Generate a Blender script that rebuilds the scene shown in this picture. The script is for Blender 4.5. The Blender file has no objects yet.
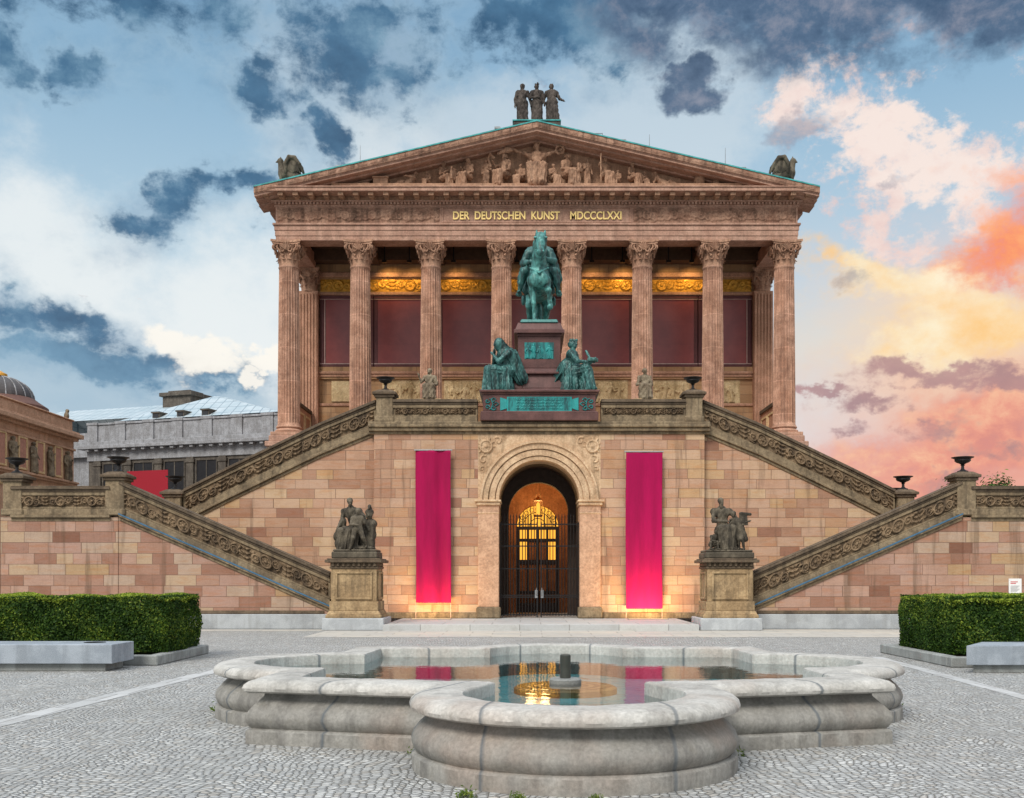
import bpy, math, random
import numpy as np
from mathutils import Vector, Matrix
random.seed(7)
RNG = np.random.default_rng(11)
SC = bpy.context.scene
COL = SC.collection
PI = math.pi

# ------------------------------------------------------------------ helpers: meshes
class MB:
    """collects simple solids, then links them as ONE mesh object"""
    def __init__(s): s.v = []; s.f = []
    def add(s, vs, fs):
        o = len(s.v); s.v.extend([tuple(p) for p in vs]); s.f.extend([tuple(i + o for i in f) for f in fs]); return s
    def box(s, x0, x1, y0, y1, z0, z1):
        return s.add([(x0,y0,z0),(x1,y0,z0),(x1,y1,z0),(x0,y1,z0),(x0,y0,z1),(x1,y0,z1),(x1,y1,z1),(x0,y1,z1)],
                     [(0,3,2,1),(4,5,6,7),(0,1,5,4),(1,2,6,5),(2,3,7,6),(3,0,4,7)])
    def taper(s, x0, x1, y0, y1, z0, z1, t):
        return s.add([(x0,y0,z0),(x1,y0,z0),(x1,y1,z0),(x0,y1,z0),(x0+t,y0+t,z1),(x1-t,y0+t,z1),(x1-t,y1-t,z1),(x0+t,y1-t,z1)],
                     [(0,3,2,1),(4,5,6,7),(0,1,5,4),(1,2,6,5),(2,3,7,6),(3,0,4,7)])
    def prism(s, poly, y0, y1):
        """poly: (x,z) outline, counter-clockwise seen from -y"""
        n = len(poly)
        a = sum(poly[i][0]*poly[(i+1)%n][1]-poly[(i+1)%n][0]*poly[i][1] for i in range(n))
        if a < 0: poly = poly[::-1]
        return s.add([(x,y0,z) for x,z in poly]+[(x,y1,z) for x,z in poly],
                     [tuple(range(n)), tuple(range(2*n-1,n-1,-1))]+[(i,i+n,(i+1)%n+n,(i+1)%n) for i in range(n)])
    def slab(s, path, lo, hi, y0, y1):
        """band that follows a polyline (x,z) with vertical offsets lo..hi"""
        for (xa,za),(xb,zb) in zip(path[:-1], path[1:]):
            s.prism([(xa,za+lo),(xb,zb+lo),(xb,zb+hi),(xa,za+hi)], y0, y1)
        return s
    def tube(s, pts, rs, n=8, cap=True):
        pts = [Vector(p) for p in pts]
        if not hasattr(rs, '__len__'): rs = [rs]*len(pts)
        o = len(s.v); ref = None
        for i, p in enumerate(pts):
            d = (pts[min(i+1,len(pts)-1)]-pts[max(i-1,0)])
            d = d.normalized() if d.length > 1e-9 else Vector((0,0,1))
            if ref is None: ref = Vector((0,0,1)) if abs(d.z) < .9 else Vector((1,0,0))
            u = d.cross(ref)
            if u.length < 1e-6: u = d.orthogonal()
            u.normalize(); w = u.cross(d); ref = w
            for k in range(n):
                a = 2*PI*k/n; s.v.append(tuple(p+(u*math.cos(a)+w*math.sin(a))*rs[i]))
        for i in range(len(pts)-1):
            for k in range(n):
                s.f.append((o+i*n+k, o+i*n+(k+1)%n, o+(i+1)*n+(k+1)%n, o+(i+1)*n+k))
        if cap:
            s.f.append(tuple(o+k for k in range(n-1,-1,-1))); s.f.append(tuple(o+(len(pts)-1)*n+k for k in range(n)))
        return s
    def lathe(s, prof, n=24, c=(0,0,0), sq=None):
        """prof: (r,z) bottom to top"""
        o = len(s.v)
        for r, z in prof:
            for k in range(n):
                a = 2*PI*(k+(.5 if n == 4 else 0))/n
                s.v.append((c[0]+r*math.cos(a), c[1]+r*math.sin(a), c[2]+z))
        for i in range(len(prof)-1):
            for k in range(n):
                s.f.append((o+i*n+k, o+i*n+(k+1)%n, o+(i+1)*n+(k+1)%n, o+(i+1)*n+k))
        s.f.append(tuple(o+k for k in range(n-1,-1,-1))); s.f.append(tuple(o+(len(prof)-1)*n+k for k in range(n)))
        return s
    def grid(s, P):
        """P: array (a,b,3)"""
        a, b = P.shape[:2]; o = len(s.v)
        s.v.extend(map(tuple, P.reshape(-1,3).tolist()))
        I = (np.arange(a*b).reshape(a,b)+o)
        Q = np.stack([I[:-1,:-1],I[1:,:-1],I[1:,1:],I[:-1,1:]],-1).reshape(-1,4)
        s.f.extend(map(tuple, Q.tolist())); return s
    def build(s, name, mat, parent=None, smooth=False, bevel=0, base=None, seg=1):
        me = bpy.data.meshes.new(name); me.from_pydata(s.v, [], s.f); me.update()
        return link(name, me, mat, parent, smooth, bevel, base, seg)

def link(name, me, mat, parent=None, smooth=False, bevel=0, base=None, seg=1):
    if mat is not None: me.materials.append(mat)
    o = bpy.data.objects.new(name, me); COL.objects.link(o)
    if smooth:
        me.shade_smooth()
        if smooth != 'all': me.set_sharp_from_angle(angle=math.radians(38))
    if bevel:
        m = o.modifiers.new('edge', 'BEVEL'); m.width = bevel; m.segments = seg; m.limit_method = 'ANGLE'; m.angle_limit = math.radians(40)
    if parent is not None:
        o.parent = parent
        if base is not False and parent.parent is None and parent.type == 'EMPTY' and parent.get('world'):
            o.location = -Vector(parent.location)
    return o

def tag(o, label=None, cat=None, group=None, kind=None):
    if label: o['label'] = label
    if cat: o['category'] = cat
    if group: o['group'] = group
    if kind: o['kind'] = kind
    return o

def thing(name, label, cat, loc=(0,0,0), group=None, world=True):
    """an Empty at the thing's base; with world=True its parts are written in scene coordinates"""
    o = bpy.data.objects.new(name, None); o.empty_display_size = .3; COL.objects.link(o); o.location = loc
    if world: o['world'] = 1
    return tag(o, label, cat, group)

def copy_tree(o, parent=None):
    c = o.copy(); COL.objects.link(c)
    if parent is not None: c.parent = parent
    for ch in list(o.children): copy_tree(ch, c)
    return c

def mirror_x(mb):
    m = MB(); m.v = [(-x,y,z) for x,y,z in mb.v]; m.f = [tuple(reversed(f)) for f in mb.f]; return m

# ------------------------------------------------------------------ helpers: carved relief height fields
def hf_caps(U, W, caps):
    """rounded ridges: caps = (u0,w0,u1,w1,r0,r1,amp)"""
    H = np.zeros_like(U)
    for u0,w0,u1,w1,r0,r1,amp in caps:
        R = max(r0,r1)
        iu = (U[:,0] > min(u0,u1)-R) & (U[:,0] < max(u0,u1)+R)
        iw = (W[0] > min(w0,w1)-R) & (W[0] < max(w0,w1)+R)
        if not iu.any() or not iw.any(): continue
        ix = np.ix_(iu, iw); u = U[ix]; w = W[ix]
        du, dw = u1-u0, w1-w0; L = du*du+dw*dw+1e-12
        t = np.clip(((u-u0)*du+(w-w0)*dw)/L, 0, 1)
        d = np.hypot(u-u0-t*du, w-w0-t*dw); r = r0+(r1-r0)*t
        H[ix] = np.maximum(H[ix], amp*np.sqrt(np.clip(1-(d/r)**2, 0, None)))
    return H

def hf_rosettes(U, W, ros, H):
    for cu, cw, r, amp in ros:
        iu = np.abs(U[:,0]-cu) < r; iw = np.abs(W[0]-cw) < r
        if not iu.any() or not iw.any(): continue
        ix = np.ix_(iu, iw); d = np.hypot(U[ix]-cu, W[ix]-cw)/r; a = np.arctan2(W[ix]-cw, U[ix]-cu)
        p = np.where(d < 1, .75+.25*np.sqrt(np.clip(1-((d-.86)/.14)**2,0,1)), 0)
        p = np.where(d < .72, .28+.12*np.cos(7*a)*np.clip(d/.72,0,1)+.3*np.sqrt(np.clip(1-((d-.5)/.22)**2,0,1)), p)
        p = np.where(d < .28, 1.05*np.sqrt(np.clip(1-(d/.34)**2,0,1))+.1, p)
        H[ix] = np.maximum(H[ix], amp*p)
    return H

def spiral(cu, cw, r, turns, a0, sgn, wd, amp, n=18):
    out = []; pp = None
    for i in range(n+1):
        t = i/n; rr = r*(1-.85*t); a = a0+sgn*turns*2*PI*t
        p = (cu+rr*math.cos(a), cw+rr*math.sin(a))
        if pp: out.append((pp[0],pp[1],p[0],p[1],wd*(1-.4*t),wd*(1-.4*t),amp))
        pp = p
    return out

def hf_scroll(L, Hh, du, amp, seed=0, big=.44, per=None, mirror=False):
    """running acanthus scroll with rosettes on a band L x Hh"""
    r = random.Random(seed)
    nu, nw = max(4,int(L/du)), max(4,int(Hh/du))
    u = np.linspace(0, L, nu+1); w = np.linspace(0, Hh, nw+1)
    U, W = np.meshgrid(u, w, indexing='ij')
    per = per or Hh*2.9; n = max(1, round(L/per)); per = L/n
    caps = []; ros = []
    for i in range(n):
        c = (i+.5)*per
        ros.append((c, Hh/2, Hh*big, amp))
        for sg in (-1, 1):
            x1 = c+sg*per*.235; x2 = c+sg*per*.5
            up = .5+.08*sg*(1 if i % 2 else -1)
            ros.append((x1+sg*.01, Hh*up, Hh*.27, amp*.85))
            caps += spiral(x1, Hh*up, Hh*.38, .8, r.uniform(0,6), sg, Hh*.06, amp*.75)
            for k in range(5):
                a = r.uniform(0, 2*PI); q = Hh*r.uniform(.25,.42)
                cx = x1+sg*per*.1+r.uniform(-.12,.12)*Hh; cz = Hh*r.uniform(.2,.8)
                caps.append((cx, cz, cx+q*math.cos(a)*.5, cz+q*math.sin(a)*.5, Hh*.09, Hh*.03, amp*r.uniform(.5,.9)))
            for k in range(3):
                cz = Hh*(.2+.3*k); caps.append((x2-sg*Hh*.1, cz, x2-sg*Hh*.3, cz+Hh*.08, Hh*.1, Hh*.04, amp*.7))
    H = hf_caps(U, W, caps); H = hf_rosettes(U, W, ros, H)
    e = np.minimum(np.minimum(W, Hh-W), np.minimum(U, L-U))
    return U, W, H*np.clip(e/(Hh*.06), 0, 1)

def hf_figures(L, Hh, du, amp, seed=0, step=.55, horse=False):
    """a crowd of standing and leaning figures carved in low relief"""
    r = random.Random(seed)
    u = np.linspace(0, L, max(4,int(L/du))+1); w = np.linspace(0, Hh, max(4,int(Hh/du))+1)
    U, W = np.meshgrid(u, w, indexing='ij'); caps = []
    x = step*.4
    while x < L-step*.3:
        h = Hh*r.uniform(.72,.93); ln = r.uniform(-.18,.18)*h; a = amp*r.uniform(.7,1.1)
        hx = x+ln
        caps.append((hx, h*.92, hx, h*.94, h*.085, h*.085, a))
        caps.append((hx, h*.78, x+ln*.4, h*.45, h*.13, h*.1, a))
        for sg in (-1,1):
            kx = x+sg*h*.07+r.uniform(-.06,.1)*h; fx = kx+r.uniform(-.1,.1)*h
            caps.append((x+ln*.4, h*.45, kx, h*.25, h*.085, h*.06, a*.9)); caps.append((kx, h*.25, fx, h*.02, h*.06, h*.045, a*.9))
            ex = hx+sg*h*r.uniform(.12,.26); ez = h*r.uniform(.5,.8)
            caps.append((hx+sg*h*.1, h*.77, ex, ez, h*.05, h*.045, a)); caps.append((ex, ez, ex+r.uniform(-.15,.2)*sg*h, ez+r.uniform(-.15,.2)*h, h*.045, h*.03, a))
        for k in range(3):
            cx = x+r.uniform(-.1,.1)*h; caps.append((cx, h*.5, cx+r.uniform(-.06,.06)*h, h*.08, h*.03, h*.05, a*.75))
        x += step*r.uniform(.7,1.15)
    H = hf_caps(U, W, caps)
    e = np.minimum(np.minimum(W, Hh-W), np.minimum(U, L-U))
    return U, W, H*np.clip(e/(Hh*.04), 0, 1)

def hf_mesh(U, W, H, fx, y0, flip=False):
    """place a height field: fx(U,W)->(x,z); stands out from y0 towards the viewer"""
    X, Z = fx(U, W)
    P = np.stack([X, y0-H, Z], -1)
    m = MB(); m.grid(P if not flip else P[::-1]); return m

def path_fx(path):
    """map (arc u, height w) onto a polyline of (x,z)"""
    xs = np.array([p[0] for p in path]); zs = np.array([p[1] for p in path])
    Ls = np.concatenate([[0], np.cumsum(np.hypot(np.diff(xs), np.diff(zs)))])
    return float(Ls[-1]), (lambda U, W: (np.interp(U, Ls, xs), np.interp(U, Ls, zs)+W))

# ------------------------------------------------------------------ helpers: sculpting with distance fields
class Clay:
    """rounded limbs and lumps melted into ONE continuous skin"""
    def __init__(s, h): s.h = h; s.p = []; s.M = np.eye(4)
    def T(s, p):
        q = s.M @ np.array([p[0],p[1],p[2],1.0]); return q[:3]
    def sc(s): return abs(np.linalg.det(s.M[:3,:3]))**(1/3)
    def cone(s, a, b, ra, rb, k=.04, fold=0, n=9, ph=0., tw=0.):
        q = s.sc(); a = s.T(a); b = s.T(b); ra *= q; rb *= q
        R = max(ra,rb)*(1+abs(fold))
        s.p.append(('c', np.minimum(a,b)-R, np.maximum(a,b)+R, k*q, (a,b,ra,rb,fold,n,ph,tw))); return s
    def chain(s, pts, rs, k=.04):
        for i in range(len(pts)-1): s.cone(pts[i], pts[i+1], rs[i], rs[i+1], k)
        return s
    def ell(s, c, r, k=.04, rot=None):
        q = s.sc(); c = s.T(c); R3 = s.M[:3,:3]/q
        if rot is not None: R3 = R3 @ np.array(Matrix.Rotation(rot[0],3,rot[1]))
        r = np.array(r)*q; R = max(r)
        s.p.append(('e', c-R, c+R, k*q, (c,r,R3))); return s
    def box(s, c, hf, rd=.01, k=.01, rot=None):
        q = s.sc(); c = s.T(c); R3 = s.M[:3,:3]/q
        if rot is not None: R3 = R3 @ np.array(Matrix.Rotation(rot[0],3,rot[1]))
        hf = np.array(hf)*q; R = float(np.linalg.norm(hf))
        s.p.append(('b', c-R, c+R, k*q, (c,hf,R3,rd*q))); return s
    def mesh(s, name, rough=0, seed=0):
        h = s.h; lo = np.min([p[1] for p in s.p],0)-4*h; hi = np.max([p[2] for p in s.p],0)+4*h
        N = np.ceil((hi-lo)/h).astype(int)+1
        D = np.full(N, 9., np.float32)
        ax = [lo[i]+h*np.arange(N[i]) for i in range(3)]
        for kind, bl, bh, k, a in s.p:
            m = max(k,0)*1.1+3*h
            i0 = np.maximum(((bl-m-lo)/h).astype(int),0); i1 = np.minimum(((bh+m-lo)/h).astype(int)+2, N)
            sl = tuple(slice(i0[i],i1[i]) for i in range(3))
            X,Y,Z = np.meshgrid(*[ax[i][i0[i]:i1[i]] for i in range(3)], indexing='ij')
            if kind == 'c':
                A,B,ra,rb,fold,n,ph,tw = a; d = B-A; L = float(d@d)+1e-12
                px,py,pz = X-A[0],Y-A[1],Z-A[2]
                t = np.clip((px*d[0]+py*d[1]+pz*d[2])/L,0,1)
                qx,qy,qz = px-t*d[0],py-t*d[1],pz-t*d[2]
                r = ra+(rb-ra)*t
                if fold:
                    dn = d/math.sqrt(L); u = np.cross(dn,[0.31,.9,.2]); u /= np.linalg.norm(u); w = np.cross(dn,u)
                    an = np.arctan2(qx*w[0]+qy*w[1]+qz*w[2], qx*u[0]+qy*u[1]+qz*u[2])
                    sn = 1.9*(.42-np.abs(np.sin(.5*(n*an+ph+tw*t+.45*np.sin(2*an+3*t)))))+.7*(.5-np.abs(np.sin((n-2)*an+2*ph-tw*1.3*t)))
                    r = r*(1+fold*sn*(.35+.65*t))
                d_ = np.sqrt(qx*qx+qy*qy+qz*qz)-r
            elif kind == 'e':
                c,r,R3 = a; P = np.stack([X-c[0],Y-c[1],Z-c[2]],-1) @ R3
                k0 = np.sqrt(((P/r)**2).sum(-1)); k1 = np.sqrt(((P/(r*r))**2).sum(-1))+1e-9
                d_ = k0*(k0-1)/k1
            else:
                c,hf,R3,rd = a; P = np.abs(np.stack([X-c[0],Y-c[1],Z-c[2]],-1) @ R3)-hf+rd
                d_ = np.sqrt((np.maximum(P,0)**2).sum(-1))+np.minimum(P.max(-1),0)-rd
            E = D[sl]
            if k > 1e-6:
                t = np.clip(.5+.5*(E-d_)/k,0,1); D[sl] = E+(d_-E)*t-k*t*(1-t)
            else: D[sl] = np.minimum(E,d_)
        if rough:
            g = np.random.default_rng(seed); ph = g.uniform(0,6.28,(6,)); fr = g.uniform(.6,1.3,(6,3))*2*PI/(9*h)
            X,Y,Z = np.meshgrid(*ax, indexing='ij')
            for i in range(6): D += rough*np.sin(X*fr[i,0]*(1 if i%2 else -1)+Y*fr[i,1]*(1 if i%3 else -1)+Z*fr[i,2]*.6+ph[i])/6
        v, f = surfnet(D, lo, h)
        me = bpy.data.meshes.new(name)
        me.vertices.add(len(v)); me.vertices.foreach_set('co', v.astype(np.float32).ravel())
        me.loops.add(len(f)*4); me.loops.foreach_set('vertex_index', f.astype(np.int32).ravel())
        me.polygons.add(len(f)); me.polygons.foreach_set('loop_start', np.arange(0,len(f)*4,4,dtype=np.int32))
        me.update(calc_edges=True); me.validate(); me.shade_smooth()
        return me
    def build(s, name, mat, parent=None, rough=0, seed=0, base=None):
        return link(name, s.mesh(name, rough, seed), mat, parent, False, 0, base)

def surfnet(D, lo, h):
    S = D < 0; c = np.zeros(tuple(n-1 for n in D.shape), np.int8)
    for i in (0,1):
        for j in (0,1):
            for k in (0,1): c += S[i:S.shape[0]-1+i, j:S.shape[1]-1+j, k:S.shape[2]-1+k]
    act = (c > 0) & (c < 8); ai = np.argwhere(act); sm = np.zeros((len(ai),3)); ct = np.zeros(len(ai))
    cs = [(i,j,k) for i in (0,1) for j in (0,1) for k in (0,1)]
    for a in cs:
        for ax in range(3):
            if a[ax]: continue
            b = list(a); b[ax] = 1
            d0 = D[ai[:,0]+a[0],ai[:,1]+a[1],ai[:,2]+a[2]]; d1 = D[ai[:,0]+b[0],ai[:,1]+b[1],ai[:,2]+b[2]]
            x = (d0 < 0) != (d1 < 0); t = np.where(x, d0/np.where(x,d0-d1,1), 0)
            p = np.tile(np.array(a,float),(len(ai),1)); p[:,ax] = t
            sm += p*x[:,None]; ct += x
    v = (ai+sm/ct[:,None])*h+lo
    idx = np.full(act.shape,-1,np.int64); idx[act] = np.arange(len(ai)); F = []
    for ax in range(3):
        A = np.moveaxis(S,ax,0); I = np.moveaxis(idx,ax,0)
        x = A[:-1,1:-1,1:-1] != A[1:,1:-1,1:-1]; w = np.argwhere(x)
        i,j,k = w[:,0],w[:,1],w[:,2]
        q = np.stack([I[i,j,k],I[i,j+1,k],I[i,j+1,k+1],I[i,j,k+1]],-1)
        fl = A[:-1,1:-1,1:-1][x]
        if ax == 1: fl = ~fl
        q[~fl] = q[~fl][:,::-1]; F.append(q)
    F = np.concatenate(F); return v, F[(F >= 0).all(1)]

# ------------------------------------------------------------------ helpers: materials
def L(r, g=None, b=None):
    if g is None: g = b = r
    f = lambda c: (c/255/12.92) if c/255 <= .04045 else ((c/255+.055)/1.055)**2.4
    return (f(r), f(g), f(b), 1)

class NT:
    def __init__(s, tree): s.t = tree; s.t.nodes.clear()
    def n(s, typ, ins=None, **pr):
        nd = s.t.nodes.new('ShaderNode'+typ)
        for k, v in pr.items(): setattr(nd, k, v)
        for k, v in (ins or {}).items(): s.put(nd.inputs[k], v)
        return nd
    def put(s, sock, v):
        if isinstance(v, bpy.types.NodeSocket): s.t.links.new(v, sock)
        else: sock.default_value = v
    def m(s, op, a, b=0., c=None, clamp=False):
        nd = s.t.nodes.new('ShaderNodeMath'); nd.operation = op; nd.use_clamp = clamp
        s.put(nd.inputs[0], a); s.put(nd.inputs[1], b)
        if c is not None: s.put(nd.inputs[2], c)
        return nd.outputs[0]
    def vm(s, op, a, b=(0,0,0)):
        nd = s.t.nodes.new('ShaderNodeVectorMath'); nd.operation = op
        s.put(nd.inputs[0], a); s.put(nd.inputs[1], b); return nd.outputs[0]
    def mix(s, f, a, b, blend='MIX'):
        nd = s.t.nodes.new('ShaderNodeMix'); nd.data_type = 'RGBA'; nd.blend_type = blend
        s.put(nd.inputs[0], f); s.put(nd.inputs[6], a); s.put(nd.inputs[7], b); return nd.outputs[2]
    def ramp(s, f, stops, mode='LINEAR'):
        nd = s.t.nodes.new('ShaderNodeValToRGB'); r = nd.color_ramp; r.interpolation = mode
        while len(r.elements) < len(stops): r.elements.new(.5)
        for e, (p, c) in zip(r.elements, stops):
            e.position = p; e.color = c if hasattr(c,'__len__') else (c,c,c,1)
        s.put(nd.inputs[0], f); return nd.outputs[0]
    def noise(s, vec, scale, detail=4., rough=.55, dist=0., dim='3D'):
        nd = s.n('TexNoise', {'Scale':scale,'Detail':detail,'Roughness':rough,'Distortion':dist}, noise_dimensions=dim)
        if vec is not None: s.put(nd.inputs['Vector'], vec)
        return nd.outputs['Fac']
    def obj(s): return s.n('TexCoord').outputs['Object']
    def pos(s): return s.n('NewGeometry').outputs['Position']
    def scale(s, v, x, y, z): return s.vm('MULTIPLY', v, (x,y,z))
    def sep(s, v):
        nd = s.n('SeparateXYZ', {0:v}); return nd.outputs[0], nd.outputs[1], nd.outputs[2]
    def comb(s, x, y, z=0.):
        nd = s.n('CombineXYZ', {0:x,1:y,2:z}); return nd.outputs[0]
    def smooth(s, x, a, b):
        nd = s.n('MapRange', {0:x,1:a,2:b,3:0.,4:1.}, interpolation_type='SMOOTHSTEP'); return nd.outputs[0]
    def finish(s, color, rough=.7, height=None, strength=.5, dist=.02, metal=0., spec=.4, **kw):
        p = s.n('BsdfPrincipled'); s.put(p.inputs['Base Color'], color); s.put(p.inputs['Roughness'], rough)
        s.put(p.inputs['Metallic'], metal); p.inputs['Specular IOR Level'].default_value = spec
        for k, v in kw.items(): s.put(p.inputs[k.replace('_',' ')], v)
        if height is not None:
            b = s.n('Bump', {'Strength':strength,'Distance':dist,'Height':height}); s.t.links.new(b.outputs[0], p.inputs['Normal'])
        o = s.n('OutputMaterial'); s.t.links.new(p.outputs[0], o.inputs[0]); return p

def newmat(name):
    m = bpy.data.materials.new(name); m.use_nodes = True; return m, NT(m.node_tree)
V3 = lambda c, k=1.: (c[0]*k, c[1]*k, c[2]*k, 1)

def ashlar(name, stops, row=.36, width=.95, strata=1., tint=None, seed=0.):
    """coursed sandstone blocks, each with its own colour and bedding"""
    m, t = newmat(name); P = t.obj(); x,y,z = t.sep(P)
    u = t.m('ADD', x, y); rowid = t.m('FLOOR', t.m('DIVIDE', z, row))
    wob = t.noise(t.comb(t.m('MULTIPLY',u,.55), t.m('MULTIPLY',rowid,7.31), seed), 1., 1., .5)
    u2 = t.m('ADD', u, t.m('MULTIPLY', t.m('SUBTRACT', wob, .5), 1.5))
    u2 = t.m('ADD', u2, t.m('MULTIPLY', t.m('FRACT', t.m('MULTIPLY', t.m('SINE', t.m('MULTIPLY',rowid,12.9)), 437.5)), .9))
    br = t.n('TexBrick', {'Vector':t.comb(u2,z,0.),'Color1':(0,0,0,1),'Color2':(1,1,1,1),'Mortar':(.5,.5,.5,1),'Scale':1.,'Mortar Size':.009,'Mortar Smooth':.3,'Bias':0.,'Brick Width':width,'Row Height':row}, offset=.5, squash=.72, squash_frequency=3)
    val = br.outputs['Color']; mort = br.outputs['Fac']
    base = t.mix(.08, t.ramp(val, stops, 'CONSTANT'), stops[min(4,len(stops)-1)][1])
    vv = t.n('SeparateColor', {0:val}).outputs[0]
    off = t.comb(t.m('MULTIPLY',vv,31.), t.m('MULTIPLY',vv,17.), t.m('MULTIPLY',vv,57.))
    st = t.noise(t.vm('ADD', t.scale(P,1.3,1.3,9.), off), 1., 5., .6, .6)
    fine = t.noise(P, 22., 4., .65); big = t.noise(P, .35, 3., .5)
    c = t.mix(t.m('MULTIPLY', t.smooth(st,.46,.66), .6*strata), base, t.mix(1., base, (.74,.56,.42,1), 'MULTIPLY'))
    c = t.mix(.5*strata, c, t.ramp(st, [(.32,(.35,.35,.35,1)),(.55,(.5,.5,.5,1)),(.7,(.68,.68,.68,1))]), 'OVERLAY')
    c = t.mix(.3, c, t.ramp(fine, [(.3,(.36,.36,.36,1)),(.7,(.62,.62,.62,1))]), 'OVERLAY')
    c = t.mix(t.m('MULTIPLY', t.smooth(t.noise(P,.55,7.,.7),.47,.66), .5), c, t.mix(1., c, (.75,.68,.6,1), 'MULTIPLY'))
    run = t.noise(t.scale(P,3.,3.,.25), 1., 4., .6)
    c = t.mix(t.m('MULTIPLY', t.smooth(run,.53,.7), .5), c, V3(L(98,78,64)))
    if tint: c = t.mix(1., c, tint, 'MULTIPLY')
    c = t.mix(t.m('MULTIPLY',mort,.75), c, V3(L(108,88,74)))
    hgt = t.m('ADD', t.m('MULTIPLY', mort, -.6), t.m('MULTIPLY', fine, .35))
    hgt = t.m('ADD', hgt, t.m('MULTIPLY', vv, .25))
    t.finish(c, .85, hgt, .7, .016, spec=.25); return m

def stone(name, ca, cb, dirt, amount=.5, drums=None, fine_s=14., bump=.5, rough=.85, top=None, strata=0.):
    """weathered dressed stone: two tones, blotches of grime, rain runs"""
    m, t = newmat(name); P = t.pos()
    a = t.noise(P, 1.7, 5., .62, .4); b = t.noise(P, fine_s, 5., .65); r = t.noise(t.scale(P,5.,5.,.45), 1., 5., .6)
    c = t.mix(t.smooth(a,.38,.62), V3(ca,1.06), V3(cb,.92))
    if strata:
        s_ = t.noise(t.scale(P,.8,.8,5.), 1., 4., .6, .8)
        c = t.mix(t.m('MULTIPLY', t.smooth(s_,.52,.72), strata), c, V3(cb, 1.35))
    if drums:
        z = t.sep(P)[2]; q = t.m('DIVIDE', z, drums); k = t.m('FLOOR', q)
        h = t.m('FRACT', t.m('MULTIPLY', t.m('SINE', t.m('ADD', t.m('MULTIPLY',k,12.99), t.m('MULTIPLY', t.m('FLOOR', t.m('DIVIDE', t.m('ADD',t.sep(P)[0],1.7), 3.44)), 4.7))), 43758.5))
        c = t.mix(t.m('MULTIPLY',h,.4), c, t.mix(1., c, (1.18,1.05,.92,1), 'MULTIPLY'))
        fr = t.m('FRACT', t.m('ADD', q, t.m('MULTIPLY', t.noise(P,1.2,2.), .06)))
        c = t.mix(t.m('MULTIPLY', t.m('LESS_THAN', fr, .025), .5), c, V3(ca, 1.7))
    c = t.mix(t.m('MULTIPLY', t.smooth(r,.46,.68), amount), c, dirt)
    c = t.mix(t.m('MULTIPLY', t.smooth(t.noise(P,1.3,8.,.72), .5,.64), amount*.85), c, dirt)
    pt = t.n('NewGeometry').outputs['Pointiness']
    c = t.mix(t.m('MULTIPLY', t.smooth(pt,.515,.57), .3), c, V3(ca,1.2))
    c = t.mix(.55, c, t.ramp(b, [(.34,(.28,.28,.28,1)),(.66,(.7,.7,.7,1))]), 'OVERLAY')
    t.finish(c, rough, b, bump, .012, spec=.25); return m

def plain(name, c, rough=.6, metal=0., var=.15, sc=6., bump=.15, spec=.4, **kw):
    m, t = newmat(name); P = t.pos(); n = t.noise(P, sc, 5., .6)
    col = t.mix(t.smooth(n,.3,.7), V3(c,1-var), V3(c,1+var))
    t.finish(col, rough, n, bump, .01, metal, spec, **kw); return m

def emit(name, c, s):
    m, t = newmat(name); e = t.n('Emission', {'Color':c,'Strength':s}); o = t.n('OutputMaterial'); t.t.links.new(e.outputs[0], o.inputs[0]); return m
# ------------------------------------------------------------------ materials
WALLC = [(0,L(187,151,127)),(.12,L(201,171,145)),(.26,L(179,141,119)),(.38,L(195,163,141)),(.5,L(189,151,121)),(.6,L(205,179,149)),(.7,L(173,135,114)),(.78,L(195,159,136)),(.9,L(156,115,97)),(.94,L(197,165,129))]
WINGC = [(0,L(182,141,126)),(.12,L(192,153,140)),(.26,L(170,127,114)),(.38,L(192,163,148)),(.5,L(178,135,120)),(.6,L(196,165,142)),(.7,L(162,119,105)),(.8,L(186,147,136)),(.9,L(138,95,81)),(.94,L(190,155,124))]
M_WALL = ashlar('sandstone_ashlar', WALLC, tint=(.94,.94,.92,1))
M_WING = ashlar('rose_sandstone_ashlar', WINGC, seed=3.3, tint=(.86,.92,.85,1))
M_CELLA = ashlar('portico_ashlar', [(0,L(176,140,104)),(.5,L(184,148,112)),(.8,L(168,132,98))], row=.5, width=1.5, strata=.6)
M_COL = stone('column_sandstone', L(183,146,125), L(165,126,105), L(110,82,68), .55, drums=1.62, bump=.35, strata=.35)
M_ENT = stone('entablature_sandstone', L(177,142,123), L(160,122,104), L(102,78,66), .5, strata=.3)
M_CAPI = stone('capital_sandstone', L(177,140,116), L(156,118,96), L(83,61,48), .6)
M_TYMP = stone('tympanum_sandstone', L(171,136,111), L(156,120,96), L(87,67,55), .6)
M_PILA = stone('pilaster_sandstone', L(182,140,116), L(162,122,98), L(110,84,66), .35)
M_TRIM = stone('weathered_trim_stone', L(136,120,96), L(110,94,74), L(50,44,38), .85)
M_TRIMD = stone('grimy_coping_stone', L(104,90,74), L(84,72,58), L(46,40,36), .7)
M_CARVE = stone('carved_scroll_stone', L(132,112,88), L(108,90,70), L(46,39,33), .8)
M_ENTC = stone('carved_entablature_stone', L(167,132,111), L(146,110,91), L(83,63,52), .7)
M_CREAM = stone('cream_relief_stone', L(212,188,146), L(194,166,122), L(120,96,66), .4)
M_ARCH = stone('arch_sandstone', L(200,172,140), L(182,150,118), L(120,98,74), .45)
M_JAMB = stone('jamb_sandstone', L(190,154,127), L(176,138,111), L(136,100,76), .3, strata=.4)
M_PED = stone('pedestal_sandstone', L(166,142,108), L(136,112,82), L(62,52,42), .85)
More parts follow.
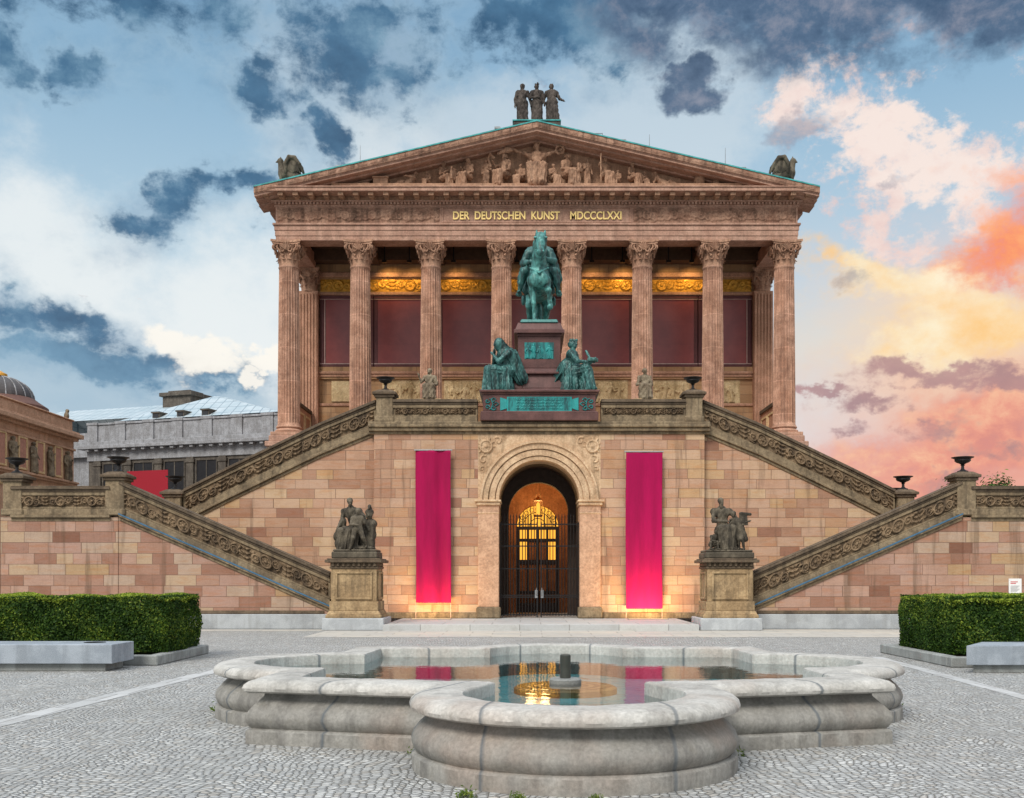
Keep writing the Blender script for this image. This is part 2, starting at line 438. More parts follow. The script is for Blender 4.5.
M_STATUE = stone('dark_weathered_statue_stone', L(104,96,82), L(70,64,55), L(32,30,27), .7, fine_s=30., bump=.35)
M_STATUEL = stone('light_statue_stone', L(140,128,108), L(116,102,84), L(64,56,48), .7, fine_s=30.)
M_ROOFST = stone('roof_statue_stone', L(88,80,74), L(64,58,54), L(34,31,30), .7, fine_s=24.)
M_GRANITE = stone('grey_granite', L(176,180,182), L(156,160,164), L(120,122,122), .35, fine_s=60., bump=.2, rough=.6)
M_BENCH = stone('bench_granite', L(154,162,170), L(132,141,150), L(98,104,108), .45, fine_s=70., bump=.15, rough=.55)
M_KERB = stone('kerb_granite', L(150,154,152), L(128,130,128), L(84,80,74), .5, fine_s=60., bump=.3)
M_PORPH = stone('red_granite_monument', L(102,72,68), L(82,56,54), L(54,42,40), .5, fine_s=50., bump=.15, rough=.42)
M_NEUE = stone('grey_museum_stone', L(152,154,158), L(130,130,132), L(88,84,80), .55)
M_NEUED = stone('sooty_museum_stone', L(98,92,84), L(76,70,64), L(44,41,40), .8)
M_PAV = stone('ochre_pavilion_stone', L(192,156,130), L(176,140,114), L(128,96,76), .35)
M_PAVP = plain('rose_panel', L(178,130,112), .8)
M_DARKWIN = plain('dark_window_glass', L(40,42,46), .3, spec=.5)
M_ROOFGL = None
M_IRON = plain('black_iron', L(34,32,32), .45, .4, bump=.05)
M_URN = plain('dark_cast_iron_urn', L(42,40,40), .5, .2, var=.3)
M_REDF = plain('red_panel_frame', L(86,42,42), .5)
M_WHITELINE = plain('pale_moulding', L(176,150,142), .6)
M_LEAD = plain('lead_flashing', L(72,108,134), .5, .2)
M_CU = plain('copper_flashing', L(64,150,148), .6, .1, var=.3, sc=3.)
M_ROOF = plain('copper_roof_sheet', L(92,140,136), .6, .1)
M_GOLDT = plain('gilded_letter', L(246,214,140), .38, .55, var=.05)
M_GOLD = plain('gilded_relief', L(200,146,52), .45, .35, var=.25)
M_BRONZED = plain('blackened_wood', L(46,34,28), .45)
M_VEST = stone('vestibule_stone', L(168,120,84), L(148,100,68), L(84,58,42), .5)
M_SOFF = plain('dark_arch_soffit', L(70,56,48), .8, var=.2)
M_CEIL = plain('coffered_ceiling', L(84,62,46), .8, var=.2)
M_SIGN = plain('white_sign', L(226,226,224), .5, var=.03)
M_SIGNR = plain('sign_red', L(196,60,64), .5)
M_SIGNG = plain('sign_grey', L(120,120,122), .5)
M_REDB = plain('red_mesh_banner', L(150,8,34), .7, var=.08, sc=20.)
M_STEEL = plain('galvanised_steel', L(140,142,144), .45, .6)
M_BARK = plain('bark', L(86,72,58), .9, var=.3)
M_SKIN = plain('skin', L(196,148,122), .6); M_HAIR = plain('dark_hair', L(44,32,28), .7); M_CLOTH = plain('pale_shirt', L(188,190,200), .85); M_TROU = plain('dark_trousers', L(52,56,70), .85)
M_SOIL = plain('soil', L(70,58,46), .95)

def bronze(name, a, b, dark):
    m, t = newmat(name); P = t.pos(); n1 = t.noise(P, 3., 6., .65, .5); n2 = t.noise(t.scale(P,6.,6.,1.), 1., 5., .6); f = t.noise(P, 40., 3., .6)
    pt = t.n('NewGeometry').outputs['Pointiness']
    c = t.mix(t.smooth(n1,.4,.6), a, b)
    c = t.mix(t.m('MULTIPLY', t.smooth(n2,.44,.66), .85), c, dark)
    c = t.mix(t.m('MULTIPLY', t.smooth(pt,.51,.56), .5), c, V3(a,1.5))
    t.finish(c, .5, f, .2, .01, .25, spec=.5); return m
M_BRONZE = bronze('verdigris_bronze', L(84,148,142), L(48,98,94), L(20,38,38))
M_BRONZE2 = bronze('dark_verdigris_bronze', L(62,110,106), L(42,80,78), L(18,32,32))
M_BRPAN = bronze('bright_verdigris_plaque', L(36,136,134), L(28,106,106), L(20,54,58))

def fabric(name, c):
    m, t = newmat(name); P = t.obj(); w = t.noise(t.scale(P,60.,60.,4.), 1., 3., .5); b = t.noise(t.scale(P,3.,3.,.5), 1., 3.)
    col = t.mix(t.smooth(b,.3,.7), V3(c,.86), V3(c,1.1)); col = t.mix(.12, col, t.ramp(w,[(.3,.3),(.7,.7)]), 'OVERLAY')
    p = t.n('BsdfPrincipled', {'Base Color':col,'Roughness':.75}); p.inputs['Specular IOR Level'].default_value = .2; p.inputs['Sheen Weight'].default_value = .2
    tr = t.n('BsdfTranslucent', {'Color':V3(c,1.2)}); mx = t.n('MixShader', {0:.22}); t.t.links.new(p.outputs[0], mx.inputs[1]); t.t.links.new(tr.outputs[0], mx.inputs[2])
    o = t.n('OutputMaterial'); t.t.links.new(mx.outputs[0], o.inputs[0]); return m
M_BANNER = fabric('magenta_banner_cloth', L(172,4,78)); M_BANNER2 = fabric('crimson_banner_cloth', L(178,4,84))

def redpanel():
    m, t = newmat('oxblood_wall_panel'); P = t.obj(); n = t.noise(P, 1.2, 5., .6); f = t.noise(P, 30., 3.)
    x,y,z = t.sep(P); ln = t.m('LESS_THAN', t.m('FRACT', t.m('DIVIDE', z, 1.18)), .012)
    c = t.mix(t.smooth(n,.25,.75), L(118,50,50), L(138,64,60)); c = t.mix(t.m('MULTIPLY',ln,.4), c, L(80,34,36))
    t.finish(c, .3, f, .06, .005, spec=.6); return m
M_RED = redpanel()

def glassroof():
    m, t = newmat('ribbed_glass_roof'); P = t.obj(); x,y,z = t.sep(P)
    r1 = t.m('LESS_THAN', t.m('FRACT', t.m('DIVIDE', t.m('ADD',x,t.m('MULTIPLY',y,.35)), .8)), .1); r2 = t.m('LESS_THAN', t.m('FRACT', t.m('DIVIDE', z, .62)), .07)
    n = t.noise(P, .9, 3.); c = t.mix(t.smooth(n,.3,.7), L(166,182,188), L(190,200,204)); c = t.mix(t.m('MULTIPLY', t.m('MAXIMUM',r1,r2), .75), c, L(92,112,122))
    t.finish(c, .28, spec=.6); return m
M_ROOFGL = glassroof()

def cobble():
    m, t = newmat('small_granite_setts'); P = t.obj(); x,y,z = t.sep(P)
    arc = t.m('ABSOLUTE', t.m('SINE', t.m('MULTIPLY', x, PI/1.5)))
    wb = t.noise(t.scale(P,.6,.6,0.), 1., 2.)
    v = t.comb(t.m('ADD', x, t.m('MULTIPLY',wb,.5)), t.m('ADD', y, t.m('ADD', t.m('MULTIPLY',arc,.3), t.m('MULTIPLY',wb,.9))))
    a = t.n('TexVoronoi', {'Vector':v,'Scale':13.5,'Randomness':.55}, voronoi_dimensions='2D', feature='F1')
    e = t.n('TexVoronoi', {'Vector':v,'Scale':13.5,'Randomness':.55}, voronoi_dimensions='2D', feature='DISTANCE_TO_EDGE').outputs['Distance']
    sc = t.n('SeparateColor', {0:a.outputs['Color']}); k = sc.outputs[0]; k2 = sc.outputs[1]
    n = t.noise(P, 40., 4., .65); big = t.noise(P, .28, 4., .6); mid = t.noise(P, 1.3, 4., .6)
    c = t.ramp(k, [(0,L(152,152,150)),(.35,L(172,173,171)),(.7,L(182,183,181)),(1,L(200,200,196))])
    c = t.mix(t.m('MULTIPLY', t.m('GREATER_THAN',k2,.86), .5), c, L(168,160,148))
    c = t.mix(.35, c, t.ramp(n, [(.3,(.33,.33,.33,1)),(.7,(.66,.66,.66,1))]), 'OVERLAY')
    c = t.mix(t.m('MULTIPLY', t.smooth(big,.4,.7), .3), c, L(150,150,146))
    c = t.mix(t.m('MULTIPLY', t.smooth(mid,.55,.75), .2), c, L(128,126,118))
    j = t.smooth(e, .02, .12)
    jc = t.mix(t.smooth(mid,.45,.7), L(88,87,83), L(110,107,99))
    c = t.mix(j, jc, c)
    dome = t.smooth(e, .0, .3)
    h = t.m('ADD', t.m('ADD', t.m('MULTIPLY',dome,1.), t.m('MULTIPLY',k,.25)), t.m('MULTIPLY', n, .15))
    t.finish(c, .6, h, .8, .022, spec=.45); return m
M_COBBLE = cobble()

def slabs(name, w, h, ca, cb):
    m, t = newmat(name); P = t.obj(); x,y,z = t.sep(P)
    br = t.n('TexBrick', {'Vector':t.comb(x,y),'Color1':(0,0,0,1),'Color2':(1,1,1,1),'Mortar':(.5,.5,.5,1),'Scale':1.,'Mortar Size':.012,'Brick Width':w,'Row Height':h,'Bias':0.}, offset=.43)
    n = t.noise(P, 2.2, 6., .65); f = t.noise(P, 35., 4., .6)
    c = t.mix(t.n('SeparateColor',{0:br.outputs['Color']}).outputs[0], ca, cb)
    c = t.mix(t.m('MULTIPLY', t.smooth(n,.45,.75), .35), c, L(138,132,122)); c = t.mix(.25, c, t.ramp(f,[(.3,.35),(.7,.65)]), 'OVERLAY')
    c = t.mix(t.m('MULTIPLY', br.outputs['Fac'], .7), c, L(96,92,86))
    t.finish(c, .6, t.m('ADD', t.m('MULTIPLY',br.outputs['Fac'],-.8), t.m('MULTIPLY',f,.3)), .4, .01, spec=.4); return m
M_SLAB = slabs('pale_paving_slabs', 1.5, .8, L(176,174,168), L(192,186,174))
M_STEP = slabs('granite_step', 1.6, 1.6, L(172,174,174), L(188,188,184))
M_STRIP = slabs('granite_strip', .33, .8, L(172,173,172), L(190,191,190))
M_PLINTH = stone('plinth_granite', L(166,170,172), L(148,152,156), L(112,112,108), .45, fine_s=50., bump=.25)

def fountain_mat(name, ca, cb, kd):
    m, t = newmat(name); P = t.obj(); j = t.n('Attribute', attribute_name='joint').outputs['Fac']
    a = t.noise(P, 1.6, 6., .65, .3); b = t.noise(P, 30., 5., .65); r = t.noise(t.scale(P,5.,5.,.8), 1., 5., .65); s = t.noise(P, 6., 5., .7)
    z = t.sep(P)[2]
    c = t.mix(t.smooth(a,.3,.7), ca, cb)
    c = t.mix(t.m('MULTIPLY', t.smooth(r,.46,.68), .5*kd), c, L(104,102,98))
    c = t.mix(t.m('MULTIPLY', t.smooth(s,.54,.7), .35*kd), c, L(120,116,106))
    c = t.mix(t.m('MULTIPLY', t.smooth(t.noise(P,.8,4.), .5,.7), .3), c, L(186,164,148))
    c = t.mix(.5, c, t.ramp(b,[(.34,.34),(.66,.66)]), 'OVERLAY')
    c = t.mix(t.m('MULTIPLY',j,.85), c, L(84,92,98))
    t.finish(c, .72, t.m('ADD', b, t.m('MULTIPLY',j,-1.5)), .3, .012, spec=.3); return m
M_RIM = fountain_mat('top_lit_fountain_rim', L(188,186,180), L(162,160,154), .8)  # rim stone paler: light falling from above is put into its colour
M_FOUNT = fountain_mat('shaded_weathered_fountain_wall', L(150,148,142), L(122,120,114), 1.25)  # same stone darkened: shade on the sides put into colour, besides the stains

def water():
    m, t = newmat('still_water'); P = t.obj(); n = t.noise(t.scale(P,1.,1.,1.), 5., 3., .5)
    b = t.n('Bump', {'Strength':.12,'Distance':.02,'Height':n})
    g = t.n('BsdfGlossy', {'Color':(1,1,1,1),'Roughness':.015}); t.t.links.new(b.outputs[0], g.inputs['Normal'])
    tr = t.n('BsdfTransparent', {'Color':(.94,.98,.98,1)}); fr = t.n('Fresnel', {'IOR':1.6})
    mx = t.n('MixShader', {0:fr.outputs[0]}); t.t.links.new(tr.outputs[0], mx.inputs[1]); t.t.links.new(g.outputs[0], mx.inputs[2])
    o = t.n('OutputMaterial'); t.t.links.new(mx.outputs[0], o.inputs[0]); return m
M_WATER = water()
def poolbed():
    m, t = newmat('tiled_pool_bed'); P = t.obj(); n = t.noise(P, 1.6, 5., .65, 1.); f = t.noise(P, 9., 4.)
    c = t.mix(t.smooth(n,.35,.6), L(110,218,228), L(160,228,230)); c = t.mix(t.m('MULTIPLY', t.smooth(f,.55,.7), .4), c, L(96,88,58)); c = t.mix(t.m('MULTIPLY', t.smooth(t.noise(P,.7,5.,.7,1.5),.56,.64), .75), c, L(120,92,52))
    t.finish(c, .8); return m
M_POOL = poolbed()
def discmat():
    m, t = newmat('ringed_stone_disc'); P = t.obj(); x,y,z = t.sep(P); r = t.m('SQRT', t.m('ADD', t.m('MULTIPLY',x,x), t.m('MULTIPLY',y,y)))
    rg = t.m('SINE', t.m('MULTIPLY', r, 48.)); c = t.mix(t.smooth(rg,-.4,.6), L(150,118,70), L(196,166,112)); t.finish(c, .8); return m
M_DISC = discmat()

def leafmat(name, a, b, c3):
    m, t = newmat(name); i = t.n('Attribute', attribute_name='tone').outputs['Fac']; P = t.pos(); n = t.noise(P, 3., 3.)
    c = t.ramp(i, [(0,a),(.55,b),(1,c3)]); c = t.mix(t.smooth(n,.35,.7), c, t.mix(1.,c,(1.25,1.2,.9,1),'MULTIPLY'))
    p = t.n('BsdfPrincipled', {'Base Color':c,'Roughness':.6}); p.inputs['Specular IOR Level'].default_value = .2
    tr = t.n('BsdfTranslucent', {'Color':c}); mx = t.n('MixShader', {0:.3}); t.t.links.new(p.outputs[0], mx.inputs[1]); t.t.links.new(tr.outputs[0], mx.inputs[2])
    o = t.n('OutputMaterial'); t.t.links.new(mx.outputs[0], o.inputs[0]); return m
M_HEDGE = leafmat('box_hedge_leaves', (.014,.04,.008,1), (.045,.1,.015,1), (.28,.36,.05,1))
M_LEAF = leafmat('tree_leaves', (.03,.07,.016,1), (.07,.13,.03,1), (.14,.2,.05,1))
M_CORE = plain('hedge_inner_twigs', (.02,.03,.012,1), .95)
M_GRASS = leafmat('weed_blades', (.06,.11,.02,1), (.11,.17,.03,1), (.2,.24,.06,1))
M_GLASSAMB = emit('amber_lit_glass', L(255,178,64), .75)
M_GLOW = emit('lantern_flame_glass', L(255,170,66), .9)
M_FLOOD = emit('floodlight_lens', L(255,214,150), 1.5)
# ------------------------------------------------------------------ setting: ground, paving, platform
def sheet(name, pts, z, mat, kind='structure'):
    me = bpy.data.meshes.new(name); me.from_pydata([(x,y,z) for x,y in pts], [], [tuple(range(len(pts)))])
    if me.polygons[0].normal.z < 0: me.flip_normals()
    o = link(name, me, mat); o['kind'] = kind; return o
sheet('cobbled_plaza', [(-900,-300),(900,-300),(900,1500),(-900,1500)], 0., M_COBBLE)
sheet('apron_paving', [(-6.9,29.8),(18.5,29.8),(18.5,34.4),(-6.9,34.4)], .004, M_SLAB)
sheet('plinth_paving', [(-19.5,33.2),(-6.9,33.2),(-6.9,34.4),(-19.5,34.4)], .004, M_SLAB)
sheet('granite_path_strip', [(-6.95,9.),(-6.62,9.),(-5.75,22.5),(-6.08,22.5)], .004, M_STRIP)
sheet('granite_path_strip', [(6.2,9.),(6.45,9.),(7.2,22.5),(6.95,22.5)], .004, M_STRIP)
m = MB(); m.box(-5.1,5.1,33.5,39.9,-.05,.2); m.box(-5.1,5.1,39.9,47.,-.05,.195)
o = m.build('entrance_platform', M_STEP, bevel=.015); o['kind'] = 'structure'

# ------------------------------------------------------------------ double staircase with its terrace
ST = thing('double_staircase', 'monumental double staircase of pink sandstone blocks with carved scroll parapets and a central arch', 'staircase', (0,39,0))
Y0 = 34.6; Y1 = 39.0; YC = 38.72; YB = 50.4
TER = 7.35                                  # terrace level
LOW = [(7.0,1.78),(14.0,4.84)]              # coping line of the lower flights (x, z)
UP = [(6.13,8.28),(8.2,7.43),(10.0,6.57),(11.7,5.75),(13.35,4.92)]
def sym(path, s): return [(s*x,z) for x,z in path]
# central wall with the arch opening
AR = 1.5; SP = 4.6
def arc(cx, cz, r, a0, a1, n=32): return [(cx+r*math.cos(a0+(a1-a0)*i/n), cz+r*math.sin(a0+(a1-a0)*i/n)) for i in range(n+1)]
poly = [(-6.15,.2),(-2.28,.2),(-2.28,TER-.3),(-6.15,TER-.3)]
for s in (-1,1): 
    m = MB(); m.prism([(s*x,z) for x,z in poly], YC, YC+1.3); m.build('centre_wall', M_WALL, ST)
m = MB()
for s in (-1,1):
    m.box(*sorted((s*2.28,s*6.2)), YC-.06, YC, .2, .42)
m.build('wall_plinth', M_TRIM, ST, bevel=.02)
# arch: archivolt rings, spandrels, jamb piers
m = MB()
out = arc(0,SP,AR,0,PI,40)
rings = [(1.5,1.62,.02),(1.62,1.66,-.03),(1.66,1.86,.06),(1.86,1.91,.0),(1.91,2.12,.1),(2.12,2.2,.17)]
for r0,r1,pr in rings:
    for i in range(40):
        a = PI*i/40; b = PI*(i+1)/40
        m.prism([(r0*math.cos(a),SP+r0*math.sin(a)),(r1*math.cos(a),SP+r1*math.sin(a)),(r1*math.cos(b),SP+r1*math.sin(b)),(r0*math.cos(b),SP+r0*math.sin(b))], YC-pr, YC+1.3)
m.build('archivolt', M_ARCH, ST)
for s in (-1,1):
    m = MB(); pl = [(s*2.2*math.cos(a),SP+2.2*math.sin(a)) for a in [i*PI/2/16 for i in range(17)]]
    for p,q in zip(pl[:-1],pl[1:]): m.prism([p,(s*2.28,p[1]) ,(s*2.28,q[1]),q], YC, YC+1.2)
    m.prism([(0,SP+2.2),(s*2.28,SP+2.2),(s*2.28,TER-.3),(0,TER-.3)], YC, YC+1.2)
    sp = m.build('spandrel', M_ARCH, ST)
    # rosette and sprays in the spandrel
    Ls = 1.05; u = np.linspace(0,Ls,60); U,W = np.meshgrid(u,u*1.35,indexing='ij')
    cp = []
    for k in range(9):
        a = k*.55; cp.append((.28,1.0,.28+.34*math.cos(a),1.0+.34*math.sin(a),.06,.02,.05))
    cp += spiral(.2,.5,.17,.9,1.2,1,.035,.05)+spiral(.72,1.2,.16,.9,2.2,-1,.035,.05)+spiral(.13,.16,.1,.8,1.,1,.03,.04)
    H = hf_rosettes(U,W,[(.28,1.0,.25,.08)],hf_caps(U,W,cp))
    rr = np.hypot((2.26-U),(SP+1.0-.0+W*1.0-SP)); H = np.where(rr > 2.27, H, 0)
    hf_mesh(U,W,H,lambda U,W,s=s:(s*(2.26-U),SP+1.0+W), YC-.004, s>0).build('spandrel_carving', M_ARCH, sp, smooth='all')
for s in (-1,1):
    m = MB(); m.box(*sorted((s*1.5,s*2.28)), YC-.12, YC+1.3, .62, SP-.12); j = m.build('jamb_pier', M_JAMB, ST, bevel=.015)
    m = MB(); m.box(*sorted((s*1.44,s*2.34)), YC-.2, YC+1.31, .2, .62); m.build('pier_base', M_TRIM, j, bevel=.04)
    m = MB(); m.box(*sorted((s*1.46,s*2.34)), YC-.2, YC+1.3, SP-.2, SP-.08); m.box(*sorted((s*1.42,s*2.4)), YC-.26, YC+1.3, SP-.08, SP)
    m.box(*sorted((s*1.49,s*2.3)), YC-.14, YC+1.3, SP-.52, SP-.47); m.build('pier_cap', M_ARCH, j, bevel=.02)
# terrace cornice
m = MB()
for a,b,p in ((-.3,-.2,.05),(-.2,-.06,.16),(-.06,.06,.24),(.06,.16,.14)): m.box(-6.35,6.35,YC-p,YC+1.,TER+a,TER+b)
m.build('terrace_cornice', M_TRIM, ST, bevel=.02)
m = MB(); m.box(-6.1,6.1,YC+.9,YB,TER-.5,TER+.02); m.build('terrace_floor', M_SLAB, ST)
m = MB()
for i in range(8): m.box(-6.1,6.1,46.2+.38*i,YB,TER+.02+.156*i,TER+.02+.156*(i+1))
m.build('terrace_steps', M_TRIM, ST, bevel=.01)
# parapet pieces
CV = .014
def parapet(path, y, zoff, name='parapet', carve=True, seed=0, drop=1.0, trim=True):
    """coping, carved band and base mouldings that follow a line of (x,z); y is the wall face"""
    r = ST
    m = MB(); m.slab(path, -drop, -.1, y+.03, y+.42); p = m.build(name, M_TRIM, r)
    m = MB(); m.slab(path, -.1, -.02, y-.06, y+.5); m.slab(path, -.02, .06, y-.12, y+.56); m.slab(path, .06, .1, y-.08, y+.52); m.build('coping', M_TRIMD, p, bevel=.012)
    m = MB(); m.slab(path, -.22, -.1, y-.03, y+.03); m.slab(path, -drop, -drop+.2, y-.05, y+.03); m.slab(path, -drop+.2, -drop+.27, y-.01, y+.03); m.build('moulding', M_TRIM, p, bevel=.01)
    if trim:
        m = MB(); m.slab(path, -drop-.22, -drop-.1, y-.05, y+.3); m.slab(path, -drop-.1, -drop, y-.13, y+.3); m.build('base_course', M_TRIM, p, bevel=.015)
    if carve:
        pp = path if path[0][0] < path[-1][0] else path[::-1]
        Ln, fx = path_fx(pp); hh = drop-.49
        U,W,H = hf_scroll(Ln-.16, hh, CV, .12, seed)
        hf_mesh(U,W,H,lambda U,W:fx(U+.08, W-(drop-.27)), y+.026).build('scroll_frieze', M_CARVE, p, smooth='all')
    return p
def pier(x, y, z0, z1, w=.62, d=.66):
    m = MB(); m.box(x-w/2,x+w/2,y-d/2,y+d/2,z0+.2,z1-.28); p = m.build('pier', M_TRIM, ST, bevel=.015)
    m = MB(); m.box(x-w/2-.05,x+w/2+.05,y-d/2-.05,y+d/2+.05,z0,z0+.22); m.build('pier_base', M_TRIM, p, bevel=.03)
    m = MB(); m.box(x-w/2-.06,x+w/2+.06,y-d/2-.06,y+d/2+.06,z1-.3,z1-.2); m.box(x-w/2-.13,x+w/2+.13,y-d/2-.13,y+d/2+.13,z1-.2,z1-.1)
    m.taper(x-w/2-.1,x+w/2+.1,y-d/2-.1,y+d/2+.1,z1-.1,z1,.16); m.build('pier_cap', M_TRIMD, p, bevel=.015)
    return p
for s in (-1,1):
    # lower flight: ashlar wing, steps behind the parapet
    lo = sym(LOW, s); nose = [(x,z-1.1) for x,z in lo]
    m = MB(); m.prism([(s*6.9,0),(s*14.05,0),(s*14.05,3.74),(s*6.9,.72)], Y0, Y0+.5); m.build('lower_wall', M_WING, ST)
    m = MB(); m.box(*sorted((s*14.05,s*19.0 if s > 0 else s*17.95)), Y0-.03, Y0+.5, 0, 3.72); m.build('landing_wall', M_WING, ST)
    m = MB(); m.box(*sorted((s*6.9,s*19.0 if s > 0 else s*18.02)), Y0-.1, Y0, 0, .5); m.build('plinth', M_PLINTH, ST, bevel=.02)
    m = MB(); m.box(*sorted((s*7.2,s*14.02)), Y0-.05, Y0, .5, .62); m.build('plinth_moulding', M_TRIMD, ST, bevel=.02)
    m = MB(); n = 20
    for i in range(n):
        xa = 7.0+7.05*i/n; m.box(*sorted((s*xa,s*14.05)), Y0+.5, Y1, .15*i+ (0 if i else 0), .15*(i+1)+.2)
    m.build('lower_steps', M_TRIM, ST)
    m = MB(); m.box(*sorted((s*14.05,s*19.0 if s > 0 else s*17.95)), Y0+.5, Y1+5.2, 0, 3.5); m.build('landing', M_WING, ST)
    parapet(lo, Y0, 0, seed=3 if s > 0 else 4, drop=1.0)
    m = MB(); m.slab(lo, -1.03, -.985, Y0-.15, Y0-.02); m.build('lead_flashing', M_LEAD, ST)
    # landing parapet
    xe = 18.9 if s > 0 else 17.6
    flat = [(s*14.3,4.66),(s*xe,4.66)]
    parapet(flat, Y0, 0, seed=8 if s > 0 else 9, drop=.86)
    # upper flight
    up = sym(UP, s)
    m = MB(); m.prism([(s*6.1,.1),(s*14.0,.1),(s*14.0,3.4)]+[(x,z-1.2) for x,z in up[::-1]], Y1, Y1+.5); m.build('upper_wall', M_WALL, ST)
    m = MB(); m.prism([(s*6.1,3.0),(s*13.7,3.0),(s*13.7,3.55),(s*6.1,TER)], Y1+.5, Y1+4.6); m.build('upper_steps', M_TRIM, ST)
    m = MB(); m.slab([(s*6.1,TER),(s*13.7,3.55)], .0, .9, Y1+4.6, Y1+5.); m.build('rear_parapet', M_TRIM, ST)
    parapet(up, Y1, 0, seed=5 if s > 0 else 6, drop=1.02)
    # terrace parapet between pier and monument
    parapet([(s*2.3,8.25),(s*5.45,8.25)], YC, 0, seed=12 if s > 0 else 13, drop=.74, trim=False)
    pier(s*5.76, YC+.28, TER+.16, 8.72)
    pier(s*14.15, Y0+.26, 3.78, 5.24); pier(s*13.72, Y1+.2, 3.5, 5.02)
    if s < 0: pier(-17.55, Y0+.26, 3.78, 5.2)
    else: pier(15.0, Y1+4.9, 3.5, 5.0)
# vestibule behind the arch
VY = 42.0; R2 = 1.2; S2 = 4.36
m = MB()
for i in range(24):
    a = PI*i/24; b = PI*(i+1)/24; r0,r1 = AR-.0,AR+.5
    m.prism([(r0*math.cos(a),SP+r0*math.sin(a)),(r1*math.cos(a),SP+r1*math.sin(a)),(r1*math.cos(b),SP+r1*math.sin(b)),(r0*math.cos(b),SP+r0*math.sin(b))], YC+1.3, VY)
for s in (-1,1): m.box(*sorted((s*AR,s*(AR+.5))), YC+1.3, VY, .2, SP)
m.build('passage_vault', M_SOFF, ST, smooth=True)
def wall_with_arch(y0, y1, w, z0, top, r, sp, mat, name):
    m = MB()
    for s in (-1,1):
        m.box(*sorted((s*r,s*w)), y0, y1, z0, sp)
        pl = [(s*r*math.cos(a),sp+r*math.sin(a)) for a in [i*PI/2/14 for i in range(15)]]
        for p,q in zip(pl[:-1],pl[1:]): m.prism([p,(s*w,p[1]),(s*w,q[1]),q], y0, y1)
        m.prism([(0,sp+r),(s*w,sp+r),(s*w,top),(0,top)], y0, y1)
    return m.build(name, mat, ST)
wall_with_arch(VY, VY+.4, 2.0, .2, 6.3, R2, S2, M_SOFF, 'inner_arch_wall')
m = MB()
for i in range(24):
    a = PI*i/24; b = PI*(i+1)/24; r0,r1 = 1.6,2.0
    m.prism([(r0*math.cos(a),S2+r0*math.sin(a)),(r1*math.cos(a),S2+r1*math.sin(a)),(r1*math.cos(b),S2+r1*math.sin(b)),(r0*math.cos(b),S2+r0*math.sin(b))], VY+.4, 46.3)
for s in (-1,1): m.box(*sorted((s*1.6,s*2.0)), VY+.4, 46.3, .2, S2)
m.build('vestibule_vault', M_VEST, ST, smooth=True)
DY = 45.2
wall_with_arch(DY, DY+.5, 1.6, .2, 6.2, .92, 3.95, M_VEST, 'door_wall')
# inner door with amber glass
D = MB(); D.box(-.92,.92,DY+.2,DY+.32,3.8,3.95)
for x0,x1 in ((-.92,-.8),(.8,.92),(-.07,.07)): D.box(x0,x1,DY+.2,DY+.3,.2,3.8)
for z0,z1 in ((.2,.62),(1.0,1.14),(2.3,2.5),(3.28,3.42)): D.box(-.8,.8,DY+.21,DY+.29,z0,z1)
for x in (-.42,.42): D.box(x-.05,x+.05,DY+.215,DY+.285,.62,3.8)
door = D.build('door', M_BRONZED, ST, bevel=.01)
for xa,xb in ((-.8,-.47),(-.37,-.07),(.07,.37),(.47,.8)):
    for za,zb in ((1.14,2.3),(2.5,3.28),(3.42,3.8)):
        m = MB(); m.box(xa,xb,DY+.25,DY+.262,za,zb); m.build('pane', M_GLASSAMB if (abs(xa+xb) > .8 and za > 1.2) or za > 3.4 else M_VEST, door)
fan = MB(); fan.prism([(.9*math.cos(a),3.95+.9*math.sin(a)) for a in [PI*i/24 for i in range(25)]], DY+.26, DY+.28); fl = fan.build('fanlight', M_GLASSAMB, ST)
m = MB()
for i in range(1,12):
    x = -.92+.1533*i; m.box(x-.015,x+.015,DY+.2,DY+.24,3.95,3.95+math.sqrt(max(.01,.9**2-x*x)))
for r in (.35,.62): m.tube([(r*math.cos(a),DY+.22,3.95+r*math.sin(a)) for a in [PI*i/16 for i in range(17)]], .018, 6)
for i in range(9):
    a = PI*(i+.5)/9; c = (.76*math.cos(a), 3.95+.76*math.sin(a)); m.tube([(c[0]+.09*math.cos(b),DY+.22,c[1]+.09*math.sin(b)) for b in [2*PI*k/10 for k in range(11)]], .014, 5)
m.build('fanlight_tracery', M_IRON, fl)
m = MB(); m.box(-2.,2.,DY+1.4,DY+1.5,.2,6.); m.build('lobby_wall', M_VEST, ST)

# ------------------------------------------------------------------ iron gate in the arch
G = thing('iron_gate', 'black wrought iron double gate of thin bars standing closed in the arch', 'gate', (0,39.1,.2))
for s in (-1,1):
    m = MB()
    xs = [.07+.112*i for i in range(13)]
    for x in xs: m.tube([(s*x,39.12,.28),(s*x,39.12,4.02 if x < 1.36 else 3.7)], .019, 6)
    for z in (.32,.98,1.05,2.05,2.9,3.72): m.box(*sorted((s*.05,s*1.46)), 39.1, 39.14, z-.022, z+.022)
    for x in (.05,1.44): m.box(*sorted((s*x,s*(x+.05))), 39.085, 39.155, .22, 3.8)
    for x in xs: m.lathe([(.0,0),(.018,.02),(.0,.14)], 6, (s*x,39.12,4.0 if x < 1.36 else 3.7))
    lf = m.build('gate_leaf', M_IRON, G)
    m = MB(); m.tube([(s*.1,39.06,1.05),(s*.1,39.02,1.05),(s*.1,39.02,1.32),(s*.1,39.06,1.32)], .016, 6); m.box(*sorted((s*.06,s*.16)),39.05,39.1,.95,1.25); m.build('handle', M_STEEL, lf)
    for z in (.6,1.05,2.05,2.9,3.7):
        m = MB(); m.lathe([(.035,-.08),(.035,.08)], 8, (s*1.475,39.12,z)); m.build('hinge', M_IRON, lf)
